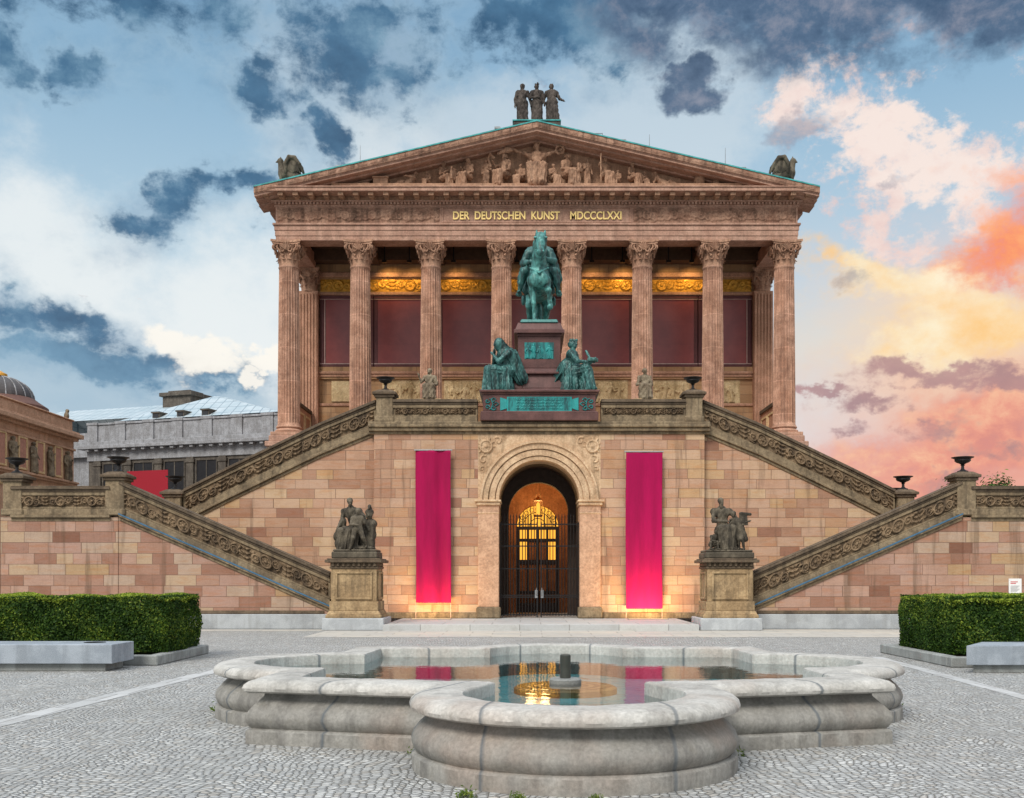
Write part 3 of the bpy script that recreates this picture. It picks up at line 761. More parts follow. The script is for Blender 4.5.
LN = thing('hanging_lantern', 'glowing glass lantern hanging from thin rods under the entrance vault', 'lantern', (0,43.4,4.3))
m = MB(); m.lathe([(.17,-.05),(.19,0),(.19,.03)], 6, (0,43.4,4.3)); m.lathe([(.19,.62),(.2,.66),(.08,.75),(.03,.8)], 6, (0,43.4,4.3))
for k in range(6):
    a = 2*PI*k/6; m.tube([(.18*math.cos(a),43.4+.18*math.sin(a),4.3),(.18*math.cos(a),43.4+.18*math.sin(a),4.95)], .012, 5)
for x in (-.1,.1): m.tube([(x,43.4,4.98),(x*.6,43.4,5.95)], .012, 5)
m.build('frame', plain('brass', L(196,140,70), .35, .8), LN)
m = MB(); m.lathe([(.07,0),(.09,.1),(.08,.4),(.03,.5)], 10, (0,43.4,4.36)); m.build('lamp_glass', M_GLOW, LN, smooth=True)
# ------------------------------------------------------------------ the museum with its temple front
MU = thing('museum_building', 'temple-like museum of reddish sandstone with fluted Corinthian columns and a carved pediment', 'museum', (0,75,0))
FZ = 8.6; CT = 18.1; CY = 51.0; WY = 55.4
CX = [1.72,5.18,8.64,12.14]
# podium under the portico and the long body behind it
m = MB(); m.box(-12.95,12.95,CY-.75,100,0,FZ-.55); m.build('podium', M_WING, MU)
m = MB(); m.box(-13.1,13.1,CY-.95,CY+6,FZ-.55,FZ-.3); m.box(-12.95,12.95,CY-.78,CY+6,FZ-.3,FZ); m.build('stylobate', M_ENT, MU, bevel=.03)
m = MB(); m.box(-12.55,12.55,WY+.4,100,FZ,20.2); m.build('main_block', M_CELLA, MU)
# cella front wall in bands, butted one above the other
m = MB(); m.box(-11.55,11.55,WY,WY+.4,FZ,11.0); m.box(-11.55,11.55,WY,WY+.4,12.3,12.95); m.box(-11.55,11.55,WY,WY+.4,16.75,16.95); m.box(-11.55,11.55,WY,WY+.4,17.65,20.2); m.box(-11.55,11.55,WY+.12,WY+.4,11.0,12.3); m.box(-11.55,11.55,WY+.1,WY+.4,16.95,17.65)
m.build('front_wall', M_CELLA, MU)
m = MB(); m.box(-11.55,11.55,WY-.12,WY,12.55,12.7); m.box(-11.55,11.55,WY-.06,WY,12.4,12.55); m.box(-11.55,11.55,WY-.07,WY,10.85,11.0); m.box(-11.55,11.55,WY-.1,WY,8.6,9.1); m.box(-11.55,11.55,WY-.14,WY,17.7,17.95); m.box(-11.55,11.55,WY-.08,WY,16.76,16.9); m.build('wall_moulding', M_PILA, MU, bevel=.02)
for x0,x1 in [(-11.5,-8.66),(-8.62,-5.2),(-5.16,-1.74),(-1.70,1.70),(1.74,5.16),(5.2,8.62),(8.66,11.5)]:
    m = MB(); m.box(x0+.2,x1-.2,WY+.03,WY+.4,13.1,16.6); pn = m.build('red_panel', M_RED, MU)
    m = MB()
    m.box(x0,x1,WY-.01,WY+.39,12.95,13.1); m.box(x0,x1,WY-.01,WY+.39,16.6,16.75)
    if x0 < -11: m.box(x0,x0+.2,WY-.01,WY+.39,13.1,16.6)
    else: m.box(x0,x0+.2,WY+.035,WY+.39,13.1,16.6)
    if x1 > 11: m.box(x1-.2,x1,WY-.01,WY+.39,13.1,16.6)
    else: m.box(x1-.2,x1,WY+.035,WY+.39,13.1,16.6)
    m.build('panel_frame', M_REDF, pn, bevel=.01)
    m = MB(); m.box(x0,x1,WY-.025,WY-.01,13.09,13.13); m.box(x0,x1,WY-.025,WY-.01,16.53,16.56)
    if x0 < -11: m.box(x0+.24,x0+.28,WY-.025,WY+.03,13.13,16.53)
    if x1 > 11: m.box(x1-.28,x1-.24,WY-.025,WY+.03,13.13,16.53)
    m.build('pale_beading', M_WHITELINE, pn)
# gilded scroll band over the panels
U,W,H = hf_scroll(23.0,.66,.03,.09,21,per=1.9)
hf_mesh(U,W,H,lambda U,W:(U-11.5,W+16.97),WY+.09).build('gilded_frieze', M_GOLD, MU, smooth='all')
# carved dado reliefs
for i,(x0,x1) in enumerate([(-10.9,-8.9),(-8.2,-5.6),(-4.9,-2.1),(-1.4,1.4),(2.1,4.9),(5.6,8.2),(8.9,10.9)]):
    if i == 0:
        m = MB(); m.box(x0,x0+1.25,WY+.05,WY+.12,11.1,12.2); m.box(x0+1.4,x1,WY+.06,WY+.12,11.1,12.2); m.build('dado_panel', M_CREAM, MU, bevel=.02); continue
    U,W,H = hf_figures(x1-x0,1.24,.03,.1,seed=30+i,step=.5)
    hf_mesh(U,W,H,lambda U,W,x0=x0:(U+x0,W+11.03),WY+.11).build('dado_relief', M_CREAM, MU, smooth='all')
# coffered ceiling
m = MB(); m.box(-12.5,12.5,CY+.5,WY,19.0,19.2)
for x in CX+[-x for x in CX]: m.box(x-.35,x+.35,CY+.5,WY,18.35,19.0)
m.box(-11.7,11.7,WY-.8,WY-.02,18.4,19.0)
m.build('ceiling', M_CEIL, MU)
# columns
def flute_lathe(prof, n=24):
    m = MB(); k = 5; N = n*k; o = 0
    for r,z,f in prof:
        for i in range(N):
            a = 2*PI*i/N; ph = (i % k)/k
            rr = r*(1-f*.13*math.sin(PI*ph)**.8) if ph > 0 else r
            m.v.append((rr*math.cos(a), rr*math.sin(a), z))
    for j in range(len(prof)-1):
        for i in range(N): m.f.append((j*N+i, j*N+(i+1)%N, (j+1)*N+(i+1)%N, (j+1)*N+i))
    return m
HC = CT-FZ; RB = .54; RT = .475
ent = lambda t: RB+(RT-RB)*t**1.6
shaft_prof = [(RB*1.1,.5,0),(RB*1.05,.56,0)]+[(ent(t),.62+(HC-1.2-.62-.1)*t,1 if 0 < t < 1 else 0) for t in [0,.012]+[i/14 for i in range(1,14)]+[.988,1]]+[(RT*1.06,HC-1.2-.06,0),(RT*1.06,HC-1.2,0),(RT,HC-1.19,0)]
def acanthus(m, a, r0, z0, h, wdt, curl, n=6):
    rows = []
    for i in range(n+1):
        t = i/n; out = r0+.05*t+curl*max(0,t-.55)**1.6*3.2; z = z0+h*(t if t < .85 else .85-(t-.85)*.9)
        w = wdt*(math.sin(PI*min(1,.18+t*.78))**.6)*(1-.15*math.sin(t*PI*6)**2)
        rows.append([(out-.03*abs(q)*2, q*w, z) for q in (-.5,-.25,0,.25,.5)])
    vs = []; 
    for th in (0,-.035):
        for r in rows:
            for (x,y,z) in r: vs.append(((x+th)*math.cos(a)-y*math.sin(a), (x+th)*math.sin(a)+y*math.cos(a), z))
    fs = []; K = 5; B = (n+1)*K
    for i in range(n):
        for j in range(4):
            p = i*K+j; fs.append((p,p+1,p+K+1,p+K)); fs.append((B+p,B+p+K,B+p+K+1,B+p+1))
        fs.append((i*K,i*K+K,B+i*K+K,B+i*K)); fs.append((i*K+4,B+i*K+4,B+i*K+K+4,i*K+K+4))
    fs.append(tuple(range(n*K,n*K+5))+tuple(range(B+n*K+4,B+n*K-1,-1)))
    m.add(vs, fs)
def capital(m, zb=0., R=RT, flat=False):
    H = 1.2
    m.lathe([(R,zb),(R*1.03,zb+.2),(R*1.02,zb+.5),(R*1.15,zb+.85),(R*1.35,zb+1.0)], 24)
    for k in range(12): acanthus(m, 2*PI*(k+.5)/12, R*1.0, zb+.02, .36, .27, .12)
    for k in range(8): acanthus(m, 2*PI*k/8+PI/8, R*1.03, zb+.26, .46, .36, .2)
    for k in range(4):                       # corner volutes and the palmette of each face
        a = PI/4+PI/2*k
        for sg in (-1,1):
            pts = []; rs = []
            for i in range(22):
                t = i/21
                if t < .4: q = t/.4; rad = R*(1.05+.5*q); z = zb+.45+.42*q; off = sg*(.22*(1-q)+.05)
                else:
                    q = (t-.4)/.6; b = PI*.75-q*2.6*PI; rr = .17*(1-.75*q); rad = R*1.55+.02+rr*math.cos(b)*1.; z = zb+.84+rr*math.sin(b); off = sg*.05
                pts.append((rad*math.cos(a)-off*math.sin(a), rad*math.sin(a)+off*math.cos(a), z)); rs.append(.055*(1-.4*t))
            m.tube(pts, rs, 6)
        f = PI/2*k
        for i in range(7):
            b = PI*(i-3)/7.5; tip = (.05+.26*math.sin(b), zb+.78+.34*math.cos(b))
            q0 = (R*1.22, 0, zb+.72); q1 = (R*1.42, .27*math.sin(b), tip[1])
            rt = lambda p: (p[0]*math.cos(f)-p[1]*math.sin(f), p[0]*math.sin(f)+p[1]*math.cos(f), p[2])
            m.tube([rt(q0), rt(((q0[0]+q1[0])/2+.03, q1[1]*.6, (q0[2]+q1[2])/2)), rt(q1)], [.03,.055,.025], 5)
        for sg in (-1,1):                    # inner helices
            pts = []
            for i in range(14):
                q = i/13; b = PI*.5+sg*(-q)*2.2*PI; rr = .13*(1-.7*q)
                pts.append(rt((R*1.32, sg*.17+rr*math.cos(b)*1., zb+.72+rr*math.sin(b))))
            m.tube(pts, .032, 5)
    # abacus with hollow sides
    P = []; N = 8; c = .86; dep = .2
    for k in range(4):
        f = PI/2*k
        for i in range(N+1):
            q = -1+2*i/N; y = q*.68; x = .7-dep*(1-q*q)*.9
            if abs(q) == 1: x = .7
            P.append((x*math.cos(f)-y*math.sin(f), x*math.sin(f)+y*math.cos(f)))
    n = len(P)
    for z0,z1,sc in ((zb+1.0,zb+1.09,.97),(zb+1.09,zb+H,1.05)):
        m.add([(x*sc,y*sc,z0) for x,y in P]+[(x*sc,y*sc,z1) for x,y in P], [tuple(range(n-1,-1,-1)),tuple(range(n,2*n))]+[(i,(i+1)%n,(i+1)%n+n,i+n) for i in range(n)])
proto = None
def column(x, y):
    global proto
    if proto is None:
        m = flute_lathe(shaft_prof); c = m.build('column', M_COL, None, smooth=True)
        m = MB(); capital(m, HC-1.2); cp = m.build('capital', M_CAPI, c, smooth=True)
        m = MB(); m.box(-.74,.74,-.74,.74,0,.18); bs = m.build('plinth_block', M_COL, c, bevel=.02)
        tor = lambda r,z0,h: [(r+h*.5*math.sin(PI*i/6), z0+h*.5-h*.5*math.cos(PI*i/6)) for i in range(7)]
        m = MB(); m.lathe(tor(.6,.18,.16)+[(.6,.34),(.565,.37),(.56,.41)]+tor(.57,.41,.1)+[(.57,.51)], 32); m.build('column_base', M_COL, c, smooth=True)
        proto = c
    else: c = copy_tree(proto)
    c.parent = MU; c.location = (x, y-75, FZ)
    return c
for x in CX: column(x, CY); column(-x, CY)
# fluted pilasters and cheek walls at the ends of the portico
for s in (-1,1):
    xc = s*12.05
    m = MB(); m.box(xc-.5,xc+.5,WY-.35,WY+.4,FZ,CT-1.2)
    p = m.build('pilaster', M_PILA, MU)
    m = MB()
    for i in range(6): x = xc-.47+.168*i; m.box(x,x+.085,WY-.41,WY-.35,FZ+.9,CT-1.35)
    m.build('flute_rib', M_PILA, p, bevel=.012)
    m = MB(); m.box(xc-.58,xc+.58,WY-.48,WY-.352,FZ,FZ+.5); m.box(xc-.56,xc+.56,WY-.46,WY-.352,FZ+.5,FZ+.62); m.build('pilaster_base', M_PILA, p, bevel=.02)
    m = MB(); capital(m, 0); m.v = [(v[0]*.86, v[1]*.6, v[2]) for v in m.v]
    c = m.build('capital', M_CAPI, p, smooth=True); c.location = (xc, WY-.12, CT-1.2)
    m = MB(); m.box(s*12.05-.18,s*12.05+.18,CY+.75,WY-.5,FZ,10.3); q = m.build('cheek_wall', M_PILA, MU)
    m = MB(); m.box(s*12.05-.25,s*12.05+.25,CY+.65,WY-.49,10.3,10.5); m.build('cheek_coping', M_TRIMD, q, bevel=.02)
    m = MB()
    for y0,y1 in ((51.95,53.2),(53.4,54.7)): 
        for z0,z1 in ((9.0,9.1),(9.95,10.05)): m.box(*sorted((s*12.05-s*.22,s*12.05-s*.18)),y0,y1,z0,z1)
        for ya,yb in ((y0,y0+.1),(y1-.1,y1)): m.box(*sorted((s*12.05-s*.22,s*12.05-s*.18)),ya,yb,9.1,9.95)
    m.build('cheek_panel', M_CREAM, q)
    m = MB(); m.box(s*12.15-.5,s*12.15+.5,CY+.48,WY-.3,CT,CT+.72); m.build('side_architrave', M_ENT, MU, bevel=.02)
# entablature
EX = 12.68
m = MB(); m.box(-EX,EX,CY-.47,CY+.48,CT,CT+.22); m.box(-EX-.03,EX+.03,CY-.5,CY+.48,CT+.22,CT+.48); m.box(-EX-.06,EX+.06,CY-.53,CY+.48,CT+.48,CT+.72); m.box(-EX-.13,EX+.13,CY-.6,CY+.48,CT+.72,CT+.82)
ea = m.build('architrave', M_ENT, MU, bevel=.012)
m = MB(); m.box(-EX,EX,CY-.47,CY+.48,CT+.82,CT+1.62); fr = m.build('frieze', M_ENT, MU)
m = MB(); m.box(-4.55,4.55,CY-.53,CY-.47,CT+.86,CT+.9); m.box(-4.55,4.55,CY-.53,CY-.47,CT+1.54,CT+1.58); m.box(-4.6,-4.55,CY-.53,CY-.47,CT+.86,CT+1.58); m.box(4.55,4.6,CY-.53,CY-.47,CT+.86,CT+1.58); m.build('inscription_border', M_ENT, fr)
for s in (-1,1):
    U,W,H = hf_scroll(7.9,.72,.03,.07,40+s,per=1.35,big=.3)
    hf_mesh(U,W,H,lambda U,W,s=s:(U+(4.7 if s > 0 else -12.6),W+CT+.86),CY-.474).build('frieze_scrollwork', M_ENTC, fr, smooth='all')
def gilded_text(txt, x0, x1, z0, y):
    cu = bpy.data.curves.new('inscription','FONT'); cu.body = txt; cu.size = .54; cu.extrude = .025; cu.offset = .012; cu.align_x = 'LEFT'
    o = bpy.data.objects.new('inscription', cu); COL.objects.link(o); bpy.context.view_layer.update()
    me = bpy.data.meshes.new_from_object(o.evaluated_get(bpy.context.evaluated_depsgraph_get())); bpy.data.objects.remove(o)
    xs = [v.co.x for v in me.vertices]; zs = [v.co.y for v in me.vertices]; a,b = min(xs),max(xs); lo_ = min(zs); hh = max(zs)-lo_
    for v in me.vertices:
        x,yy,z = v.co; v.co = (x0+(x-a)/(b-a)*(x1-x0), y-z, z0+(yy-lo_)/hh*.4)
    return link('inscription', me, M_GOLDT, fr)
gilded_text('DER  DEUTSCHEN  KUNST    MDCCCLXXI', -4.06, 4.12, CT+1.0, CY-.505)
# cornice: bed mould, dentils, modillions, corona
KX = 13.45; KZ = CT+1.62                     # 19.72
m = MB(); m.box(-EX-.06,EX+.06,CY-.53,CY+.5,KZ,KZ+.08)
n = 150
for i in range(n): x = -EX-.05+(2*EX+.1)*(i+.2)/n; m.box(x,x+.1,CY-.66,CY-.53,KZ+.08,KZ+.19)
m.box(-EX-.05,EX+.05,CY-.53,CY+.5,KZ+.08,KZ+.19); m.box(-EX-.18,EX+.18,CY-.72,CY+.5,KZ+.19,KZ+.25)
m.build('dentil_course', M_ENT, MU)
m = MB(); n = 37
for i in range(n):
    x = -13.0+26.0*i/(n-1); m.box(x-.13,x+.13,CY-1.28,CY-.62,KZ+.29,KZ+.45); m.box(x-.1,x+.1,CY-1.1,CY-.66,KZ+.25,KZ+.29)
m.box(-EX-.15,EX+.15,CY-.66,CY+.5,KZ+.25,KZ+.45)
m.build('modillion_course', M_TYMP, MU, bevel=.015)
m = MB(); m.box(-KX,KX,CY-1.4,CY+.5,KZ+.45,KZ+.62); m.box(-KX-.05,KX+.05,CY-1.45,CY+.5,KZ+.62,KZ+.68); m.build('corona', M_ENT, MU, bevel=.015)
for s in (-1,1):                              # cornice returns along the flanks
    m = MB(); m.box(*sorted((s*EX,s*(EX+.5))),CY+.5,99,KZ,KZ+.45); m.box(*sorted((s*EX,s*(KX))),CY+.5,99.5,KZ+.45,KZ+.9); m.build('flank_cornice', M_ENT, MU)
    m = MB(); m.box(*sorted((s*(EX-.9),s*EX)),WY+.4,99,CT,KZ+.45); m.build('flank_entablature', M_ENT, MU)
# pediment
TB = KZ+.68; AP = 23.5; RC = 20.38            # tympanum base, apex, eaves top
m = MB(); m.prism([(-12.6,TB),(12.6,TB),(0,AP-.5)], CY-.05, CY+.5); m.box(-9.9,9.9,CY-.95,CY-.05,TB,TB+.3); ty = m.build('tympanum', M_TYMP, MU)
sl = (AP-RC)/KX
for s in (-1,1):
    pa = [(0,AP),(s*(KX+.05),RC-.012)]
    m = MB(); m.slab(pa,-.6,-.52,CY-.45,CY+.5); m.slab(pa,-.52,-.44,CY-.95,CY+.5); rk = m.build('raking_cornice', M_ENT, MU)
    m = MB(); m.slab(pa,-.44,-.34,CY-1.32,CY+.5); m.slab(pa,-.34,-.3,CY-1.36,CY+.5); m.build('raking_corona', M_ENT, rk)
    m = MB(); m.slab(pa,-.3,-.03,CY-1.42,CY+.5); m.build('raking_sima', M_ENTC, rk)
    U,W,H = hf_scroll(13.6,.22,.03,.03,60+s,per=.5,big=.3)
    Ln,fx = path_fx(pa if s < 0 else pa); 
    fx2 = path_fx(sorted(pa))[1]
    hf_mesh(U,W,H,lambda U,W:fx2(U+.05,W-.28),CY-1.424).build('sima_ornament', M_ENTC, rk, smooth='all')
    m = MB(); m.slab(pa,-.03,.03,CY-1.46,CY+.6); m.build('copper_edge', M_CU, rk)
    m = MB(); m.slab([(0,AP-.02),(s*(KX+.05),RC-.03)],-.05,.02,CY+.6,100); m.build('roof', M_ROOF, MU)
m = MB(); m.prism([(-12.5,20.2),(12.5,20.2),(0,AP-.2)], 99.2, 99.9); m.build('rear_gable', M_CELLA, MU)
# small things fixed on the roof edge
def rake_z(x): return AP-sl*abs(x)
for x in (-9.5,4.1,9.9):
    m = MB(); m.tube([(x,CY-.6,rake_z(x)-.02),(x,CY-.6,rake_z(x)+.24)],.03,6); m.box(x-.22,x+.22,CY-.75,CY-.5,rake_z(x)+.24,rake_z(x)+.36); o = m.build('roof_floodlight', M_STEEL, bevel=.01)
    tag(o, {-9.5:'small floodlight on a short mast on the left slope of the pediment',4.1:'small floodlight on the pediment edge beside the tubular roof rail',9.9:'small floodlight on the lower right slope of the pediment, below a lightning rod'}[x], 'floodlight', 'floodlights on the pediment edge')
x=-1.9; m = MB(); m.tube([(x,CY-.6,rake_z(x)-.02),(x,CY-.6,rake_z(x)+.2)],.03,6); m.box(x-.16,x+.16,CY-.75,CY-.5,rake_z(x)+.2,rake_z(x)+.32); m.box(x-.14,x+.14,CY-.72,CY-.5,rake_z(x)+.36,rake_z(x)+.48); o = m.build('roof_floodlight', M_STEEL, bevel=.01)
tag(o, 'twin floodlight close beside the three stone women at the gable top', 'floodlight', 'floodlights on the pediment edge')
for x,h,t in ((-8.6,1.3,'thin lightning rod rising from the left slope of the pediment'),(5.5,1.1,'thin lightning rod on the pediment edge right of the tubular rail'),(9.2,1.3,'thin lightning rod low on the right slope of the pediment')):
    m = MB(); m.tube([(x,CY-.3,rake_z(x)-.02),(x,CY-.3,rake_z(x)+h)],[.022,.01],5); tag(m.build('lightning_rod', M_STEEL), t, 'lightning rod', 'lightning rods on the roof')
m = MB()
for x in (2.3,2.75,3.2):
    m.tube([(x,CY-.4,rake_z(x)-.02),(x,CY-.4,23.35)],.018,5)
for z in (23.33,23.1): m.tube([(2.3,CY-.4,z),(3.2,CY-.4,z)],.018,5)
m.tube([(2.3,CY-.4,23.0),(2.75,CY-.4,23.33)],.015,5)
tag(m.build('roof_rail', M_STEEL), 'short tubular steel safety rail on the pediment right of the statues', 'railing')
# ------------------------------------------------------------------ sculptures
def rotz(a): return np.array(Matrix.Rotation(a,4,'Z'))
def trans(x,y,z): return np.array(Matrix.Translation((x,y,z)))
def scl(x,y=None,z=None):
    y = x if y is None else y; z = x if z is None else z; return np.diag([x,y,z,1.])
SEAT = dict(pelvis=(0,0,.5), chest=(0,-.04,.98), head=(0,-.08,1.2), look=(0,-1,0),
    sl=(-.2,-.03,.95), sr=(.2,-.03,.95), el=(-.3,-.08,.66), er=(.3,-.08,.66), hl=(-.16,-.36,.56), hr=(.16,-.36,.56),
    pl=(-.1,0,.5), pr=(.1,0,.5), kl=(-.14,-.46,.54), kr=(.14,-.46,.52), fl=(-.13,-.44,.06), fr=(.14,-.5,.06))
STAND = dict(pelvis=(0,0,.92), chest=(0,0,1.4), head=(0,-.03,1.62), look=(0,-1,0),
    sl=(-.2,0,1.38), sr=(.2,0,1.38), el=(-.28,-.02,1.08), er=(.28,-.02,1.08), hl=(-.26,-.16,.84), hr=(.26,-.16,.84),
    pl=(-.1,0,.9), pr=(.1,0,.9), kl=(-.1,-.04,.48), kr=(.12,-.08,.48), fl=(-.1,0,.05), fr=(.13,-.06,.05))
def figure(S, J, robe=True, hair='bun', beard=False, bare=False, fold=.11, veil=False, wide=1., bulk=1.):
    """one continuous draped or bare body from its joints"""
    g = {k:np.array(v,float) for k,v in J.items()}; g['head'] = g['chest']+(g['head']-g['chest'])*.86; lk = g['look']/np.linalg.norm(g['look'])
    up = g['head']-g['chest']; up = up/np.linalg.norm(up)
    mid = (g['pelvis']+g['chest'])/2
    S.cone(g['pelvis'], mid, .165*bulk, .145*bulk, .05); S.cone(mid, g['chest']-up*.04, .145*bulk, .15*bulk, .05)
    S.cone(g['sl'], g['sr'], .09*bulk, .09*bulk, .06)
    S.cone((g['sl']+g['chest'])/2-up*.1+lk*.03, (g['sr']+g['chest'])/2-up*.1+lk*.03, .11, .11, .05)
    if not bare and robe:
        sd = (g['sr']-g['sl']); sd = sd/np.linalg.norm(sd)
        for q in (-.09,.09): S.ell(g['chest']-up*.17+lk*.11+sd*q, (.075,.07,.07), .04)
    S.cone(g['chest'], g['head']-up*.06, .085*bulk, .058, .05)
    hd = g['head']+up*.04
    S.ell(hd, (.085,.1,.112), .02); S.ell(hd+lk*.05-up*.055, (.055,.06,.07), .02)
    S.cone(hd+lk*.085+up*.02, hd+lk*.115-up*.025, .014, .02, .012)          # nose
    S.cone(hd+lk*.085+up*.035, hd+lk*.075+up*.04, .03, .03, .02); S.ell(hd+lk*.09-up*.065,(.03,.02,.012),.012)
    if hair: S.ell(hd-lk*.03+up*.022, (.1,.112,.105), .015)
    if hair == 'bun': S.ell(hd-lk*.13+up*.01, (.055,.06,.055), .03)
    if hair == 'crown':
        for i in range(9):
            a = 2*PI*i/9; S.ell(hd+up*.1+np.array([.085*math.cos(a),.085*math.sin(a),.01]), (.022,.022,.035), .015)
    if beard: S.ell(hd+lk*.08-up*.12, (.06,.05,.09), .03)
    if veil:
        S.ell(hd-lk*.035+up*.02, (.12,.13,.15), .03); S.cone(hd-lk*.07, g['chest']-lk*.1, .11, .17, .05, .06, 7)
    for s in 'lr':
        q = (1.25 if (robe and not bare) else 1.05)*bulk
        S.cone(g['s'+s], g['e'+s], .068*q, .05*q, .03, .1 if q > 1 else 0, 5); S.cone(g['e'+s], g['h'+s], .05*bulk, .035*bulk, .02)
        d = g['h'+s]-g['e'+s]; d = d/(np.linalg.norm(d)+1e-9)
        S.ell(g['h'+s]+d*.05, (.04,.04,.04), .02); S.cone(g['h'+s]+d*.05, g['h'+s]+d*.12+lk*.02, .026, .015, .015)
        S.cone(g['p'+s], g['k'+s], .1*bulk, .075*bulk, .04); S.cone(g['k'+s], g['f'+s]+np.array([0,0,.03]), .07*bulk, .044*bulk, .03)
        f = lk*np.array([1,1,0]); f = f/(np.linalg.norm(f)+1e-9); S.cone(g['f'+s], g['f'+s]+f*.17-np.array([0,0,.02]), .045, .03, .03)
    if robe:
        km = (g['kl']+g['kr'])/2; fm = (g['fl']+g['fr'])/2
        bk = -lk*np.array([1,1,0])
        for s in 'lr':
            S.cone(g['p'+s], g['k'+s], .15*wide, .115*wide, .05, fold*.8, 9, 1.3 if s=='l' else .2, 1.)
            S.cone(g['k'+s], g['f'+s]+np.array([0,0,.0]), .115*wide, .14*wide, .05, fold*1.2, 7, 2. if s=='l' else .7, .6)
        S.cone((g['pelvis']+km)/2, (km+fm)/2-lk*.06, .14*wide, .16*wide, .05, fold*1.1, 8, .4, .5)
        S.cone(km, fm-lk*.05, .13*wide, .2*wide, .05, fold*1.2, 9, .4, .5)
        S.cone(g['pelvis']+up*.18, g['pelvis'], .165, .19, .04, fold*.6, 11, .3, 2.)
        if not bare: S.cone(g['chest']-up*.05+(g['sl']-g['chest'])*.4, g['pelvis']+(g['sr']-g['chest'])*.5+up*.05+lk*.05, .13, .15, .04, fold, 8, 0, 2.5)
    return S
def rod(S, a, b, r=.02): S.cone(a, b, r, r, .01); return S

# --- equestrian statue ---------------------------------------------------
def put(root, objs): pass
MX, MY = 0., 40.7
EQ = thing('equestrian_statue', 'green bronze cloaked rider on a horse with one foreleg raised, high on the granite monument', 'equestrian statue', (MX,MY,11.4), world=False)
S = Clay(.03)
S.cone((0,-1.0,1.72),(0,1.0,1.76),.37,.4,.1); S.ell((0,0,1.58),(.43,1.1,.4),.1); S.ell((0,-1.15,1.7),(.35,.4,.48),.1)
S.ell((-.24,1.05,1.72),(.32,.5,.46),.1); S.ell((.24,1.05,1.72),(.32,.5,.46),.1)
for s in (-1,1): S.ell((s*.17,-1.42,1.58),(.19,.18,.27),.06)
S.chain([(0,-1.12,1.95),(0,-1.38,2.45),(0,-1.5,2.85),(.03,-1.5,3.12)],[.34,.24,.175,.14],.08)
S.chain([(.05,-1.5,3.14),(.06,-1.72,2.86),(.05,-1.9,2.5)],[.2,.17,.13],.05); S.ell((.06,-1.62,3.0),(.25,.2,.2),.04); S.ell((.05,-1.94,2.42),(.165,.14,.13),.03)
for s in (-1,1):
    S.cone((.06+s*.14,-1.46,3.22),(.06+s*.16,-1.52,3.42),.08,.02,.03); S.ell((.06+s*.2,-1.68,2.98),(.045,.06,.05),.02)
    S.ell((.05+s*.1,-2.03,2.46),(.045,.05,.06),.015); S.ell((.055+s*.15,-1.62,2.78),(.07,.12,.14),.03); S.ell((.06+s*.19,-1.74,3.06),(.08,.06,.04),.02)
S.chain([(.03,-1.36,3.25),(-.1,-1.22,3.0),(-.12,-1.08,2.6),(-.1,-.9,2.25)],[.09,.13,.13,.1],.05)
for i in range(6): S.cone((.06+.03*(i-2.5),-1.55,3.27),(.06+.055*(i-2.5),-1.7,3.0),.035,.015,.02)
def leg(S, pts, rs): S.chain(pts, rs, .05); a,b = pts[-1],(pts[-1][0],pts[-1][1]-.07,pts[-1][2]-.1); S.cone(a,b,rs[-1]*1.05,rs[-1]*1.5,.03)
leg(S,[(-.27,-1.2,1.6),(-.25,-1.12,1.2),(-.2,-1.18,.74),(-.18,-1.14,.45),(-.17,-1.15,.22),(-.16,-1.2,.14)],[.2,.135,.095,.066,.08,.075])
leg(S,[(.26,-1.2,1.58),(.3,-1.28,1.25),(.37,-1.72,1.08),(.39,-1.66,.85),(.41,-1.62,.68),(.42,-1.6,.58)],[.2,.14,.1,.066,.08,.075])
leg(S,[(-.3,1.05,1.55),(-.33,.7,1.15),(-.33,1.15,.7),(-.33,1.08,.4),(-.33,1.02,.22),(-.33,.98,.14)],[.28,.18,.12,.085,.09,.085])
leg(S,[(.3,1.05,1.55),(.33,.95,1.15),(.26,1.4,.7),(.24,1.34,.4),(.23,1.28,.22),(.23,1.24,.14)],[.28,.18,.12,.085,.09,.085])
S.chain([(0,1.45,1.9),(0,1.72,1.6),(.02,1.75,1.0),(.05,1.65,.4)],[.1,.15,.16,.06],.04)
S.cone((-.34,-1.3,2.05),(0,-1.62,1.78),.035,.035,.01); S.cone((.34,-1.3,2.05),(0,-1.62,1.78),.035,.035,.01)
S.cone((-.14,-1.85,2.55),(.24,-1.85,2.55),.03,.03,.01); S.cone((-.1,-1.66,2.98),(.22,-1.66,2.98),.03,.03,.01)
horse = S.build('horse', M_BRONZE, EQ, .02, 1)
S = Clay(.03)
S.cone((0,.05,2.3),(0,0,3.0),.27,.3,.08,.05,8); S.cone((-.36,0,3.02),(.36,0,3.02),.15,.15,.08)
S.cone((0,0,3.1),(0,-.04,3.3),.1,.09,.04); S.ell((0,-.06,3.42),(.135,.16,.19),.03); S.ell((0,-.12,3.36),(.1,.12,.12),.03); S.ell((0,-.2,3.4),(.03,.05,.04),.02); S.ell((0,-.12,3.27),(.1,.08,.1),.03)
S.chain([(.42,0,3.),(.58,-.2,2.62),(.2,-.62,2.62)],[.16,.14,.08],.05); S.ell((.14,-.68,2.62),(.08,.09,.08),.03)
S.chain([(-.42,0,3.),(-.6,-.02,2.6),(-.34,-.55,2.5)],[.16,.13,.08],.05); S.ell((-.3,-.62,2.5),(.08,.09,.08),.03)
